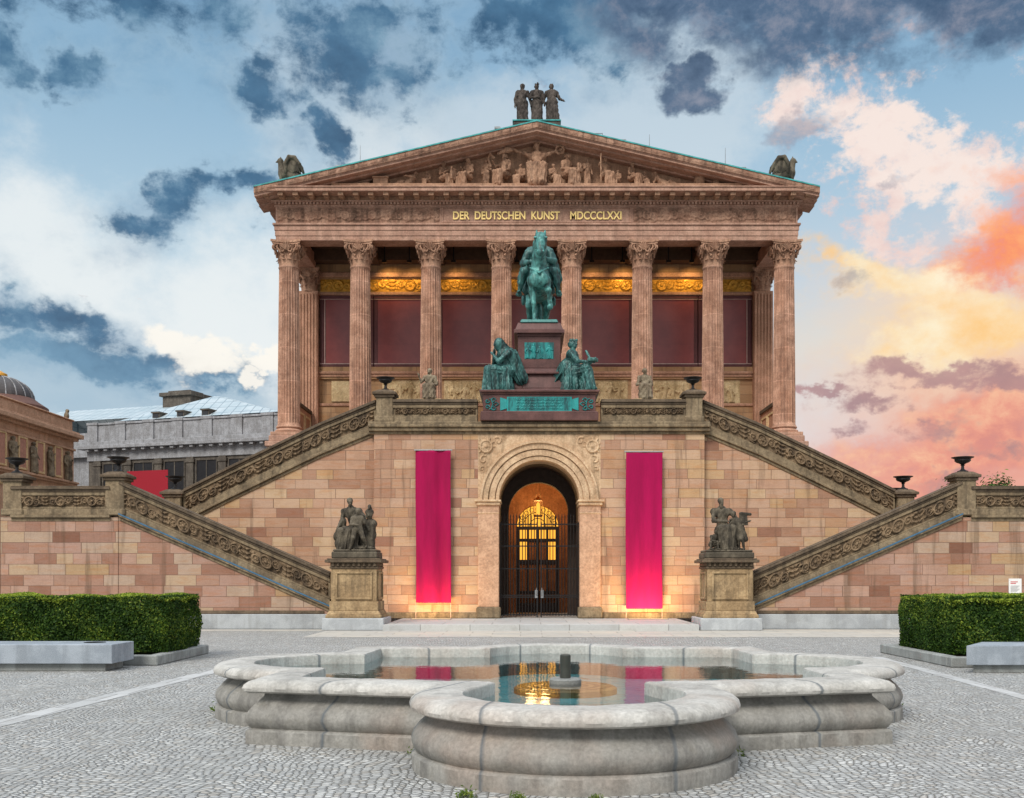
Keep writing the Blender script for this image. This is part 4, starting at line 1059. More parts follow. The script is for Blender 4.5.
for s in (-1,1):
    S.chain([(s*.22,.05,2.35),(s*.56,-.5,2.15),(s*.7,-.4,1.7),(s*.74,-.36,1.42)],[.2,.16,.12,.075],.05); S.cone((s*.74,-.34,1.36),(s*.8,-.68,1.32),.075,.05,.03)
    S.cone((s*.45,.1,2.2),(s*.5,.05,1.55),.12,.16,.05,.14,8,.5,1.); S.cone((s*.66,-.42,1.95),(s*.7,-.4,1.75),.15,.13,.03)
    S.cone((s*.76,-.5,1.27),(s*.8,-.5,1.27),.1,.1,.02)
S.ell((-.6,.05,1.18),(.09,.16,.2),.04); S.ell((.6,.1,1.15),(.08,.15,.18),.04)
S.cone((.3,.12,3.08),(.62,.2,2.1),.24,.3,.06,.12,9,0,1.); S.cone((-.3,.12,3.08),(-.52,.3,2.2),.22,.28,.06,.12,9,2,1.); S.cone((0,.25,3.0),(0,.55,1.9),.3,.5,.08,.1,11)
S.cone((.45,-.12,3.02),(.66,-.1,2.25),.14,.18,.05,.14,7,1,1.); S.box((0,.1,2.0),(.52,.6,.2),.15,.05)
S.build('rider', M_BRONZE2, EQ, .035, 2)
m = MB(); m.taper(-.72,.72,-1.66,1.8,-.1,0.03,.05); m.build('bronze_base', M_BRONZE2, EQ, bevel=.02)

# --- granite monument ----------------------------------------------------
MO = thing('monument_pedestal', 'stepped reddish brown granite monument with green bronze plaques, standing over the arch', 'monument', (0,MY,TER))
m = MB(); m.box(-2.18,2.18,38.35,43.1,TER+.17,TER+.45); m.taper(-2.18,2.18,38.35,43.1,TER+.45,TER+.52,.05); m.box(-2.08,2.08,38.45,43.,TER+.52,8.5); lo_ = m.build('lower_block', M_PORPH, MO, bevel=.015)
m = MB(); m.box(-2.15,2.15,38.38,43.07,8.5,8.56); m.box(-2.22,2.22,38.3,43.12,8.56,8.64); m.build('lower_cornice', M_PORPH, lo_, bevel=.015)
m = MB(); m.taper(-1.3,1.3,38.9,42.6,8.64,8.82,.1); m.taper(-1.18,1.18,39.0,42.5,8.82,9.36,.12); m.box(-1.1,1.1,38.98,42.5,9.36,9.44); m.taper(-.98,.98,39.05,42.45,9.44,9.6,.1)
mid_ = m.build('middle_block', M_PORPH, MO, bevel=.015)
m = MB(); m.box(-.8,.8,39.15,42.4,9.6,10.8); up_ = m.build('upper_block', M_PORPH, MO, bevel=.015)
m = MB(); m.box(-.84,.84,39.1,42.45,10.8,10.88); m.box(-.95,.95,38.95,42.6,10.88,11.02); m.taper(-.9,.9,39.,42.55,11.02,11.3,.1); m.build('cap_cornice', M_PORPH, up_, bevel=.015)
U,W,H = hf_figures(1.1,.62,.012,.04,71,.3); hf_mesh(U,W,H,lambda U,W:(U-.55,W+9.95),39.14).build('relief_plaque', M_BRPAN, up_, smooth='all')
# wide lower plaque with weathered letters, flared ends and scrolls
m = MB(); m.box(-1.2,1.2,38.42,38.45,7.86,8.4); m.prism([(-1.45,7.88),(-1.2,7.96),(-1.2,8.3),(-1.45,8.38)],38.42,38.45); m.prism([(1.45,7.88),(1.2,7.96),(1.2,8.3),(1.45,8.38)],38.42,38.45)
pq = m.build('inscription_plaque', M_BRPAN, lo_, bevel=.01)
u_ = np.linspace(0,2.3,240); w_ = np.linspace(0,.48,60); U,W = np.meshgrid(u_,w_,indexing='ij'); rr_ = random.Random(5); cp = []
for q in range(4):
    x_ = .3
    while x_ < 2.0:
        z_ = .05+.105*q
        for k_ in range(3): cp.append((x_+rr_.uniform(0,.04),z_+rr_.uniform(0,.07),x_+rr_.uniform(0,.04),z_+rr_.uniform(0,.07),.011,.011,.018))
        x_ += .058 if rr_.random() < .85 else .1
H = hf_caps(U,W,cp); hf_mesh(U,W,H,lambda U,W:(U-1.15,W+7.89),38.419).build('worn_lettering', M_BRPAN, pq, smooth='all')
for s in (-1,1):
    m = MB()
    def sp_(cx,cz,r,tn,a0,sg): m.tube([(s*(cx+r*(1-.75*i/20)*math.cos(a0+sg*tn*2*PI*i/20)),38.43,cz+r*(1-.75*i/20)*math.sin(a0+sg*tn*2*PI*i/20)) for i in range(21)],.024,5)
    sp_(1.7,8.27,.1,1.1,PI,-1); sp_(1.92,8.24,.08,1.,PI,1); sp_(1.7,7.99,.1,1.1,PI,1); sp_(1.92,8.02,.08,1.,PI,-1)
    m.tube([(s*1.5,38.43,8.13),(s*1.6,38.43,8.2),(s*1.72,38.43,8.12),(s*1.62,38.43,8.05),(s*1.5,38.43,8.13)],.022,5); m.tube([(s*1.72,38.43,8.13),(s*1.78,38.43,8.3),(s*1.86,38.43,8.33)],.02,5); m.tube([(s*1.72,38.43,8.13),(s*1.78,38.43,7.96),(s*1.86,38.43,7.93)],.02,5)
    m.build('bronze_scroll', M_BRPAN, lo_, smooth=True)

# --- seated bronze women beside the monument ------------------------------
def add_figure(S, base, k, ang, J, **kw):
    S.M = trans(*base) @ rotz(ang) @ scl(k); figure(S, {**J}, **kw)
J = dict(SEAT); J.update(chest=(0,-.12,.97), head=(.0,-.22,1.17), look=(0,-.9,-.42), hl=(-.02,-.32,.98), el=(-.26,-.26,.7), er=(.24,-.3,.72), hr=(.04,-.36,.92), kl=(-.14,-.42,.56), kr=(.14,-.38,.52), fl=(-.13,-.46,.06), fr=(.14,-.32,.06))
B1 = thing('bronze_figure', 'green bronze seated woman in a veil, head bowed, left side of the monument', 'statue', (-1.22,39.0,8.64), 'bronze women seated on the monument', world=False)
S = Clay(.017); add_figure(S, (.0,.0,0), 1.5, -PI/2+.35, J, hair=None, veil=True, fold=.13, wide=1.1)
S.M = trans(0,0,0) @ rotz(-PI/2+.35) @ scl(1.5); S.cone((.05,.1,.9),(.1,.34,.36),.2,.17,.06,.14,8); S.cone((-.12,.1,.8),(-.05,.36,.36),.16,.14,.06,.14,7); S.cone((-.08,-.02,.5),(-.1,-.05,.1),.2,.26,.06,.16,9); S.cone((.08,-.1,.5),(.1,-.12,.1),.18,.24,.06,.16,9,1.)
S.build('seated_figure', M_BRONZE2, B1, .02, 3); m = MB(); m.box(-.84,.3,-.5,.5,0,.05); m.build('bronze_plinth', M_BRONZE2, B1, bevel=.01)
J = dict(SEAT); J.update(chest=(.03,.0,.98), head=(.05,-.02,1.2), look=(-.25,-.9,.22), el=(.36,.02,.72), er=(.3,.1,.68), sl=(-.2,-.03,.95), hr=(.3,.24,.5), hl=(-.16,-.5,.7)); J['el'] = (-.3,-.24,.72); J.update(kl=(-.14,-.42,.54), kr=(.16,-.38,.5), fl=(-.13,-.52,.06), fr=(.16,-.34,.06))
B2 = thing('bronze_figure', 'green bronze seated woman wearing a crown, right side of the monument', 'statue', (1.22,39.0,8.64), 'bronze women seated on the monument', world=False)
S = Clay(.017); add_figure(S, (0,0,0), 1.5, PI/2-.35, J, hair='crown', fold=.13, wide=1.1)
S.M = rotz(PI/2-.35) @ scl(1.5); S.cone((.2,.08,.9),(.3,.34,.42),.13,.18,.06,.14,8); S.cone((.0,.12,.66),(.1,.4,.34),.2,.2,.06,.14,8); S.cone((-.08,-.02,.5),(-.1,-.05,.1),.2,.26,.06,.16,9); S.cone((.08,-.1,.5),(.1,-.12,.1),.18,.24,.06,.16,9,1.); S.box((-.17,-.6,.75),(.1,.11,.04),.01,.01); rod(S,(-.2,-.55,.76),(-.14,-.42,.98),.03)
S.build('seated_figure', M_BRONZE2, B2, .02, 4); m = MB(); m.box(-.3,.84,-.5,.5,0,.05); m.build('bronze_plinth', M_BRONZE2, B2, bevel=.01)

# --- stone groups on the two stair pedestals ------------------------------
def stair_pedestal(x, label):
    P = thing('statue_pedestal', label, 'pedestal', (x,34.5,0), 'statue pedestals at the foot of the stairs', world=False)
    m = MB(); m.box(-1.0,1.0,-.95,.95,0,.4); m.build('granite_foot', M_GRANITE, P, bevel=.025)
    m = MB(); m.box(-.9,.9,-.85,.85,.4,.5); m.taper(-.88,.88,-.83,.83,.5,.64,.08); m.box(-.79,.79,-.74,.74,.64,.94); m.box(-.74,.74,-.69,.69,.94,2.0); bd = m.build('die', M_PED, P, bevel=.015)
    m = MB()
    for a,b,c,d in ((-.6,.6,1.0,1.07),(-.6,.6,1.84,1.91),(-.6,-.53,1.07,1.84),(.53,.6,1.07,1.84)): m.box(a,b,-.735,-.69,c,d)
    for s in (-1,1):
        for a,b,c,d in ((-.55,.55,1.0,1.07),(-.55,.55,1.84,1.91),(-.55,-.48,1.07,1.84),(.48,.55,1.07,1.84)): m.box(*sorted((s*.74,s*.785)),a,b,c,d)
    m.build('panel_frame', M_PED, bd, bevel=.01)
    m = MB(); m.box(-.78,.78,-.73,.73,2.0,2.08)
    for i in range(9): m.box(-.72+.17*i,-.72+.17*i+.09,-.79,-.73,2.08,2.2)
    m.box(-.76,.76,-.73,.73,2.08,2.2); m.box(-.92,.92,-.87,.87,2.2,2.3); m.box(-.86,.86,-.81,.81,2.3,2.34); m.build('cornice', M_TRIMD, P, bevel=.015)
    return P
stair_pedestal(-6.08, 'weathered stone pedestal left of the arch, under the man with a helmeted bust')
stair_pedestal(6.15, 'weathered stone pedestal right of the arch, under the bearded man')
def grp(x, label): return thing('statue_group', label, 'statue', (x,34.5,2.34), 'stone figure groups at the foot of the stairs', world=False)
Q = grp(-6.08, 'dark stone man bending over a standing child beside a helmeted bust, on the left pedestal')
m = MB(); m.box(-.74,.74,-.66,.66,0,.22); m.box(-.7,.7,-.62,.62,.22,.3); m.build('plinth', M_STATUE, Q, bevel=.03)
S = Clay(.016); S.M = trans(0,0,.28)
J = dict(SEAT); J.update(pelvis=(-.05,.12,.72), pl=(-.16,.1,.7), pr=(.08,.1,.7), chest=(-.2,-.06,1.32), head=(-.21,-.2,1.6), look=(.25,-.9,-.45), sl=(-.44,-.02,1.28), sr=(.06,-.02,1.3), el=(-.5,-.05,.98), hl=(-.56,-.28,.8), er=(.26,-.18,1.1), hr=(.14,-.42,1.12), kl=(-.46,-.42,.62), fl=(-.5,-.34,.06), kr=(.02,-.36,.62), fr=(-.08,-.36,.06))
figure(S, J, hair='cap', bare=True, fold=.12, bulk=1.22); S.ell((0,.2,.3),(.46,.3,.34),.08); S.cone((-.46,-.1,.95),(-.6,.05,.45),.12,.2,.06,.14,8); S.cone((-.3,-.3,.6),(-.5,-.25,.2),.16,.2,.05,.14,8); S.ell((.2,-.1,.06),(.42,.4,.1),.06); S.ell((.2,.02,.4),(.26,.24,.42),.06); S.cone((.1,-.1,1.15),(.34,-.05,.7),.1,.18,.05,.12,7)
S.build('seated_man', M_STATUE, Q, .018, 5)
S = Clay(.018); S.M = trans(.06,-.5,.3) @ rotz(.1) @ scl(.92)
J = dict(STAND); J.update(head=(.05,-.05,1.34), chest=(.02,0,1.12), sl=(-.13,0,1.08), sr=(.16,0,1.1), el=(-.2,-.1,.88), hl=(-.02,-.2,.86), er=(.26,.05,.95), hr=(.3,.12,1.12), pelvis=(.02,.02,.74), pl=(-.06,.02,.72), pr=(.1,.02,.72), kl=(-.12,-.12,.4), fl=(-.22,-.04,.04), kr=(.22,-.04,.42), fr=(.34,.1,.1), look=(-.1,-1,-.1))
figure(S, J, robe=False, hair='cap', bare=True, bulk=1.1); S.build('standing_child', M_STATUE, Q, .012, 6)
S = Clay(.018); S.M = trans(.4,.0,.3); S.box((0,0,.42),(.17,.17,.44),.03,.02); S.cone((-.12,0,.86),(.12,0,.86),.14,.14,.06); S.cone((0,0,.9),(0,-.01,1.06),.08,.075,.03); S.ell((0,-.03,1.16),(.11,.13,.15),.03); S.cone((0,-.15,1.16),(0,-.17,1.12),.02,.025,.02); S.ell((0,.02,1.24),(.14,.17,.13),.02)
S.chain([(0,-.14,1.36),(0,.0,1.44),(0,.16,1.38),(0,.22,1.22)],[.035,.055,.055,.04],.03); S.cone((0,.1,.9),(.02,.1,.5),.16,.2,.06,.14,8)
S.build('helmeted_bust', M_STATUE, Q, .012, 7)
Q = grp(6.15, 'dark weathered stone bearded man embracing a child who holds a tablet, on the right pedestal')
m = MB(); m.box(-.8,.8,-.66,.66,0,.2); m.box(-.76,.76,-.62,.62,.2,.28); m.build('plinth', M_STATUE, Q, bevel=.03)
S = Clay(.016); S.M = trans(0,0,.26)
J = dict(SEAT); J.update(pelvis=(-.1,.1,.68), pl=(-.22,.08,.66), pr=(.04,.08,.66), chest=(-.16,-.04,1.34), head=(-.2,-.16,1.62), look=(.1,-.9,-.5), sl=(-.42,-.02,1.3), sr=(.12,-.02,1.3), el=(-.46,-.22,.98), hl=(-.1,-.42,.96), er=(.3,-.2,1.06), hr=(.1,-.42,1.02), kl=(-.26,-.46,.72), fl=(-.14,-.44,.06), kr=(.14,-.44,.74), fr=(.08,-.36,.06))
figure(S, J, hair='cap', beard=True, bare=True, fold=.12, wide=1.08, bulk=1.22); S.ell((0,.2,.3),(.42,.3,.36),.08); S.cone((.1,-.3,.7),(.2,-.2,.1),.16,.2,.05,.15,8); S.ell((0,-.05,.04),(.6,.45,.08),.05)
S.build('seated_man', M_STATUE, Q, .018, 8)
S = Clay(.018); S.M = trans(.28,-.36,.28) @ scl(.9)
J = dict(STAND); J.update(head=(-.13,-.05,1.3), chest=(-.05,0,1.1), sl=(-.2,0,1.06), sr=(.12,0,1.06), el=(-.3,-.12,.9), hl=(-.3,-.16,.75), er=(.26,-.02,1.0), hr=(.4,-.06,1.04), pelvis=(.08,.02,.74), pl=(0,.02,.72), pr=(.14,.02,.72), kl=(.06,-.06,.4), fl=(.1,.06,.06), kr=(.18,-.1,.4), fr=(.26,-.04,.04), look=(-.3,-.9,.1))
figure(S, J, robe=False, hair='cap', bare=True); S.cone((.14,.05,1.0),(.3,.06,.4),.09,.12,.04,.15,6); S.build('standing_child', M_STATUE, Q, .012, 9)
S = Clay(.018); S.M = trans(.52,-.38,1.28); S.box((-.02,0,0),(.13,.035,.2),.01,.01,(-.1,'Y')); S.cone((-.12,0,.2),(.2,0,.17),.05,.05,.02); S.build('tablet', M_STATUE, Q, .004, 10)
S = Clay(.018); S.M = trans(-.5,-.36,.28) @ rotz(.3) @ scl(.66)
J = dict(SEAT); J.update(pelvis=(0,.1,.28), pl=(-.1,.1,.27), pr=(.1,.1,.27), chest=(.1,-.02,.68), head=(.16,-.1,.88), sl=(-.08,0,.66), sr=(.26,0,.66), el=(-.16,-.14,.46), hl=(.02,-.3,.42), er=(.3,-.16,.46), hr=(.2,-.32,.4), kl=(-.22,-.2,.36), fl=(-.26,-.26,.04), kr=(.12,-.3,.3), fr=(.1,-.34,.04), look=(.4,-.8,-.2))
figure(S, J, robe=False, hair='cap', bare=True); S.build('crouching_child', M_STATUE, Q, .012, 11)

# --- small seated stone figures behind the parapet ------------------------
def terrace_statue(x, label, Jx, kw, seed):
    T = thing('seated_statue', label, 'statue', (x,42.3,TER+.02), 'small stone figures seated on the terrace', world=False)
    m = MB(); m.box(-.5,.5,-.5,.5,0,.2); m.box(-.42,.42,-.42,.42,.2,1.4); m.box(-.5,.5,-.5,.5,1.4,1.55); m.build('pedestal', M_PED, T, bevel=.02)
    S = Clay(.02); S.M = trans(0,.05,1.55) @ scl(.98); J = dict(SEAT); J.update(Jx); figure(S, J, **kw); S.box((0,.08,.22),(.22,.2,.23),.04,.04); S.build('figure', M_STATUEL, T, .03, seed)
terrace_statue(-4.42, 'pale stone seated figure raising one hand, behind the parapet left of the monument', dict(el=(-.34,-.1,.76), hl=(-.42,-.2,.98), hr=(.05,-.4,.62), look=(-.3,-.9,0)), dict(hair='bun'), 12)
terrace_statue(4.32, 'pale stone seated figure with folded hands, behind the parapet right of the monument', dict(head=(0,-.12,1.19), look=(.3,-.9,-.2), hl=(.02,-.3,.62), hr=(-.02,-.34,.58)), dict(hair='cap'), 13)

# --- the three women on the ridge -----------------------------------------
R = thing('roof_statue_group', 'three standing robed stone women side by side on the peak of the pediment', 'statue group', (0,50.3,23.35), world=False)
m = MB(); m.box(-1.12,1.12,-.55,.75,0,.22); m.build('plinth', M_ROOFST, R, bevel=.02)
m = MB(); m.box(-1.16,1.16,-.6,.8,.22,.27); m.build('copper_sheet', M_CU, R)
for i,(x,kw) in enumerate([(-.7,dict(el=(-.3,.02,1.08),hl=(-.3,-.06,.8),er=(.34,-.02,1.1),hr=(.36,-.1,.82),look=(-.3,-.9,-.1))),(0,dict(hl=(.06,-.22,1.1),el=(-.28,-.12,1.1),er=(.3,-.05,1.08),hr=(.34,-.12,.82))),(.72,dict(el=(-.36,0,1.1),hl=(-.5,-.1,.95),er=(.34,-.02,1.12),hr=(.5,-.14,.98),kr=(.16,-.2,.5),fr=(.22,-.12,.05),look=(.2,-.95,0)))]):
    S = Clay(.024); S.M = trans(x,0,.27) @ scl(1.12); J = dict(STAND); J.update(kw); figure(S, J, hair='bun' if i != 1 else 'crown', fold=.13, wide=1.1, bulk=1.1)
    S.build('standing_woman', M_ROOFST, R, .035, 14+i)
# --- winged beasts on the corners -----------------------------------------
for s in (-1,1):
    x = s*11.95
    B = thing('griffin_statue', 'dark crouching winged griffin on the %s end of the pediment' % ('left' if s < 0 else 'right'), 'statue', (x,50.4,rake_z(x)-.05), 'griffins on the roof corners', world=False)
    S = Clay(.025); S.M = scl(1 if s < 0 else -1,1,1)
    # faces outward; local -x is outward
    S.cone((.45,.0,.32),(-.2,-.0,.55),.26,.27,.08); S.ell((-.38,0,.66),(.2,.24,.34),.06); S.cone((-.4,0,.85),(-.44,-.03,1.12),.17,.14,.04); S.ell((-.46,-.05,1.2),(.15,.14,.15),.03); S.cone((-.54,-.06,1.2),(-.66,-.07,1.14),.07,.03,.03)
    for q in (-1,1):
        S.cone((-.38,q*.13,.6),(-.42,q*.14,.1),.1,.07,.04); S.cone((-.42,q*.14,.08),(-.56,q*.14,.06),.07,.05,.03); S.cone((.4,q*.18,.35),(.2,q*.2,.12),.18,.1,.05); S.cone((.2,q*.2,.08),(-.05,q*.2,.07),.08,.06,.03)
        S.chain([(-.16,q*.24,.6),(-.16,q*.3,1.0),(.02,q*.32,1.3),(.28,q*.28,1.28),(.5,q*.24,.98),(.66,q*.2,.6)],[.09,.1,.1,.1,.09,.04],.03); S.ell((.18,q*.25,.92),(.33,.05,.36),.04)
        for k in range(4): S.cone((-.05+.12*k,q*.27,1.12-.07*k),(.2+.12*k,q*.25,.72-.06*k),.045,.03,.02)
        S.cone((-.45,q*.08,1.3),(-.42,q*.1,1.4),.045,.02,.02)
    S.chain([(.5,0,.25),(.8,0,.3),(.95,0,.55)],[.07,.06,.04],.03); S.box((.1,0,.03),(.72,.3,.06),.02,.02)
    S.build('griffin_body', M_STATUE, B, .01, 20); m = MB(); m.box(-.8,.8,-.45,.45,-.35,0.02); m.build('copper_plinth', M_CU, B, bevel=.02)

# --- pediment figures (sub-parts of the tympanum) --------------------------
def relief(x, k, ang, Jb, kw, extra=None, seed=0, sink=0.):
    S = Clay(.028); S.M = trans(x,CY-.42,TB+.28+sink) @ scl(1,.8,1) @ rotz(ang) @ scl(k); J = dict(Jb[0]); J.update(Jb[1]); figure(S, J, **{'bulk':1.12,'fold':.13,**kw})
    if extra: extra(S)
    S.build('relief_figure', M_TYMP, ty, .04, seed)
RECL = dict(SEAT); RECL.update(pelvis=(.3,0,.17), pl=(.3,-.08,.17), pr=(.3,.08,.17), chest=(-.06,0,.55), head=(-.14,-.04,.78), sl=(-.08,-.16,.54), sr=(-.06,.16,.54), el=(-.22,-.2,.28), hl=(-.32,-.2,.08), er=(.18,.1,.5), hr=(.36,.0,.42), kl=(.7,-.06,.34), fl=(1.05,-.06,.08), kr=(.66,.08,.26), fr=(1.0,.06,.06), look=(-.6,-.7,0))
mirror = lambda J: {k:(-v[0],v[1],v[2]) for k,v in J.items()}
SIT = lambda **k: (SEAT, k)
relief(-6.0,.86,0,(mirror(RECL),dict(look=(-.5,-.8,0),hl=(-.5,-.2,.62),el=(-.2,-.2,.6))),dict(hair='cap'),seed=1)
relief(-4.55,.92,.9,SIT(hl=(-.1,-.42,.8),hr=(.1,-.46,.72),look=(.3,-.9,-.2)),dict(hair='bun'),lambda S:S.box((0,-.75,.6),(.25,.04,.35),.02,.02),2)
relief(-3.3,1.06,-.7,SIT(el=(-.32,-.1,.76),hl=(-.2,-.3,.84)),dict(hair='bun',veil=True),seed=3)
relief(-2.45,.78,-.2,(STAND,dict(hr=(.1,-.25,1.15))),dict(hair='cap',bare=True),seed=4)
relief(-1.5,1.24,-.8,SIT(hl=(-.3,-.42,1.0),el=(-.36,-.2,.86),look=(-.2,-.9,.2)),dict(hair='bun',bare=True),lambda S:S.chain([(-.34,-.5,.8),(-.44,-.55,1.1),(-.3,-.55,1.28),(-.16,-.5,1.1)],[.05,.05,.05,.05],.02),5)
relief(0.0,1.6,0,SIT(el=(-.4,-.06,1.02),hl=(-.66,-.1,1.1),er=(.4,-.06,1.02),hr=(.66,-.1,1.1),kl=(-.2,-.46,.54),kr=(.2,-.46,.54)),dict(hair='crown',wide=1.1),lambda S:(S.box((0,.1,.6),(.34,.08,.6),.04,.03),S.chain([(-.68,-.1,1.12),(-.9,-.1,1.12),(-1.16,-.1,1.0)],[.05,.09,.04],.04),S.chain([(.7+.12*math.cos(a),-.1,1.12+.12*math.sin(a)) for a in [2*PI*i/10 for i in range(11)]],[.035]*11,.02)),6)
relief(1.45,1.24,.7,SIT(look=(.4,-.8,.1),hl=(.1,-.4,.7),hr=(.34,-.42,.8)),dict(hair='bun',bare=True),lambda S:S.box((.2,-.55,.7),(.12,.05,.2),.02,.02),7)
relief(2.45,.8,.3,(STAND,dict(hl=(-.1,-.2,1.2))),dict(hair='cap',bare=True),seed=22)
relief(3.3,1.08,.5,SIT(el=(-.36,-.2,.92),hl=(-.42,-.42,1.05),look=(-.3,-.9,0)),dict(hair='cap',bare=True),lambda S:rod(S,(-.5,-.5,.05),(-.5,-.5,1.3),.035),8)
relief(4.6,.92,.9,SIT(hl=(0,-.5,.66),hr=(.14,-.5,.64),look=(.1,-.9,-.2)),dict(hair='bun'),seed=9)
relief(5.9,.86,0,(RECL,dict(look=(.2,-.9,0))),dict(hair='cap',bare=True),seed=10)
for x_,k_,sd_ in ((-5.3,.6,31),(-3.95,.68,32),(-.75,.86,33),(.78,.86,34),(3.95,.66,35),(5.2,.58,36)):
    relief(x_,k_,.6*(-1 if sd_%2 else 1),SIT(hl=(-.1,-.4,.85)),dict(hair='bun' if sd_%2 else 'cap'),seed=sd_)
m = MB(); m.lathe([(.02,0)]+[(.28*math.sin(PI*i/10),.28-.28*math.cos(PI*i/10)) for i in range(1,10)]+[(.01,.56)],16,(7.9,CY-.5,TB+.3)); m.build('relief_globe', M_TYMP, ty, smooth=True)
m = MB(); m.lathe([(.2,0),(.22,.12),(.16,.2),(.2,.24)],12,(8.7,CY-.5,TB+.3)); m.tube([(8.9,CY-.5,TB+.38),(9.6,CY-.5,TB+.36)],[.1,.05],8); m.build('relief_vase', M_TYMP, ty, smooth=True)
m = MB(); m.box(-7.9,-7.2,CY-.8,CY-.3,TB+.3,TB+.62); m.box(-7.95,-7.15,CY-.85,CY-.3,TB+.62,TB+.7); m.tube([(-9.6,CY-.5,TB+.36),(-8.1,CY-.5,TB+.42)],[.06,.14],8); m.build('relief_altar', M_TYMP, ty, bevel=.02)
# ------------------------------------------------------------------ fountain
FC = np.array([0.,12.9])
CIRC = [((0,9.55),1.48),((2.68,13.2),1.56),((-2.76,13.2),1.56),((0,15.25),1.48)]
PG = [(-3.32,10.66),(-1.4,10.14),(0,9.92),(1.4,10.14),(3.32,10.66),(3.05,15.95),(-3.05,15.95)]
HP = []
for i in range(len(PG)):
    a = np.array(PG[i]); b = np.array(PG[(i+1)%len(PG)]); d = (b-a)/np.linalg.norm(b-a); n_ = np.array([d[1],-d[0]]); HP.append((n_, float(n_@a)))
def outline(th, o):
    d = np.stack([np.cos(th),np.sin(th)],-1); r = np.full(len(th),1e9)
    for n_,c in HP:
        k = d@n_; r = np.where(k > 1e-6, np.minimum(r,(c-o-n_@FC)/np.where(k>1e-6,k,1)), r)
    for c,R in CIRC:
        q = np.array(c)-FC; b = d@q; disc = b*b-(q@q-(R-o)**2); r = np.where((disc > 0)&(b > 0), np.maximum(r, b+np.sqrt(np.clip(disc,0,None))), r)
    return FC+d*r[:,None], r
F = thing('fountain', 'pale stone fountain basin with rounded lobes and straight sides, moulded rim and still water', 'fountain', (0,12.9,0))
N = 1600; th = np.arange(N)*2*PI/N
prof = [(0,0),(0,.125),(.012,.14),(.05,.15),(.02,.185),(.0,.235),(.0,.27),(.022,.325),(.07,.38),(.12,.425),(.16,.465),(.17,.51),(.17,.5),(.03,.505),(-.015,.525),(-.025,.555),(-.012,.59),(.03,.622),(.09,.638),(.25,.645),(.43,.64),(.46,.63),(.47,.61),(.47,.36),(.47,.08)]
vs = []; jt = []
JP = [(-.78,8.4),(.74,8.4),(-2.42,10.5),(2.45,10.5),(-1.45,9.4),(-3.9,12.2),(-3.6,14.3),(3.9,12.2),(3.6,14.3),(3.2,11.2),(-2.2,15.9),(2.2,15.9),(-.62,16.6),(.62,16.6),(-3.2,11.25)]
ja = [math.atan2(y-FC[1],x-FC[0]) for x,y in JP]
for o,z in prof:
    p,r = outline(th,o)
    wob = .004*np.sin(th*37+z*9)+.003*np.sin(th*83-z*20)
    for k in range(N): vs.append((p[k,0]+wob[k]*.7, p[k,1]+wob[k]*.7, z*1.03+(wob[k]*.4 if z > .6 else 0)))
    jj = np.zeros(N)
    for a in ja:
        df = np.abs((th-a-.06*(.5-z)*0+PI)%(2*PI)-PI)*r; jj = np.maximum(jj, np.clip(1.3-df/.016,0,1))
    jt.extend(jj.tolist())
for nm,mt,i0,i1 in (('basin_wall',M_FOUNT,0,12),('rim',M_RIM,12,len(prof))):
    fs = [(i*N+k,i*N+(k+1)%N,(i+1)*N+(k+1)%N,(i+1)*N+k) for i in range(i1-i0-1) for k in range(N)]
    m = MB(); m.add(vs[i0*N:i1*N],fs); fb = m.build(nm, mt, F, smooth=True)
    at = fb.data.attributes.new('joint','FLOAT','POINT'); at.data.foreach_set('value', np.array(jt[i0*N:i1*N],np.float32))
p,_ = outline(th[::4],.468)
m = MB(); m.add([(x,y,.52) for x,y in p],[tuple(range(len(p)))]); m.build('water', M_WATER, F)
m = MB(); m.add([(x,y,.2) for x,y in p],[tuple(range(len(p)))]); m.build('pool_bed', M_POOL, F)
m = MB(); m.lathe([(.58,-.02),(.58,.04),(.54,.06)],40); d = m.build('ringed_disc', M_DISC, F, smooth=True); d.location = (0,11.7-12.9,.43)
m = MB(); m.lathe([(.17,.4),(.18,.43),(.18,.56),(.165,.575)],28,(0,11.7,0)); nz = m.build('nozzle_base', M_KERB, F, smooth=True)
m = MB(); m.lathe([(.06,.57),(.06,.83),(.05,.84)],18,(0,11.7,0)); m.build('nozzle_pipe', plain('bronze_nozzle', L(70,72,66), .45, .4), nz, smooth=True)

# ------------------------------------------------------------------ leaves
def leaves(name, C, Nn, size, mat, parent=None, seed=0, tone=None, aspect=.6, lift=.5):
    g = np.random.default_rng(seed); n = len(C)
    nn = Nn+g.normal(0,lift,(n,3)); nn /= np.linalg.norm(nn,axis=1)[:,None]
    t = np.cross(nn, g.normal(0,1,(n,3))); t /= np.linalg.norm(t,axis=1)[:,None]; b = np.cross(nn,t)
    s = (size*g.uniform(.6,1.3,n))[:,None]
    P = np.stack([C-t*s, C-b*s*aspect+nn*s*.2, C+t*s, C+b*s*aspect+nn*s*.2],1).reshape(-1,3)
    me = bpy.data.meshes.new(name); me.vertices.add(4*n); me.vertices.foreach_set('co',P.astype(np.float32).ravel())
    me.loops.add(4*n); me.loops.foreach_set('vertex_index',np.arange(4*n,dtype=np.int32)); me.polygons.add(n); me.polygons.foreach_set('loop_start',np.arange(0,4*n,4,dtype=np.int32)); me.update(calc_edges=True)
    tv = g.uniform(0,1,n)**1.3 if tone is None else tone
    a = me.attributes.new('tone','FLOAT','POINT'); a.data.foreach_set('value',np.repeat(tv,4).astype(np.float32))
    return link(name, me, mat, parent)
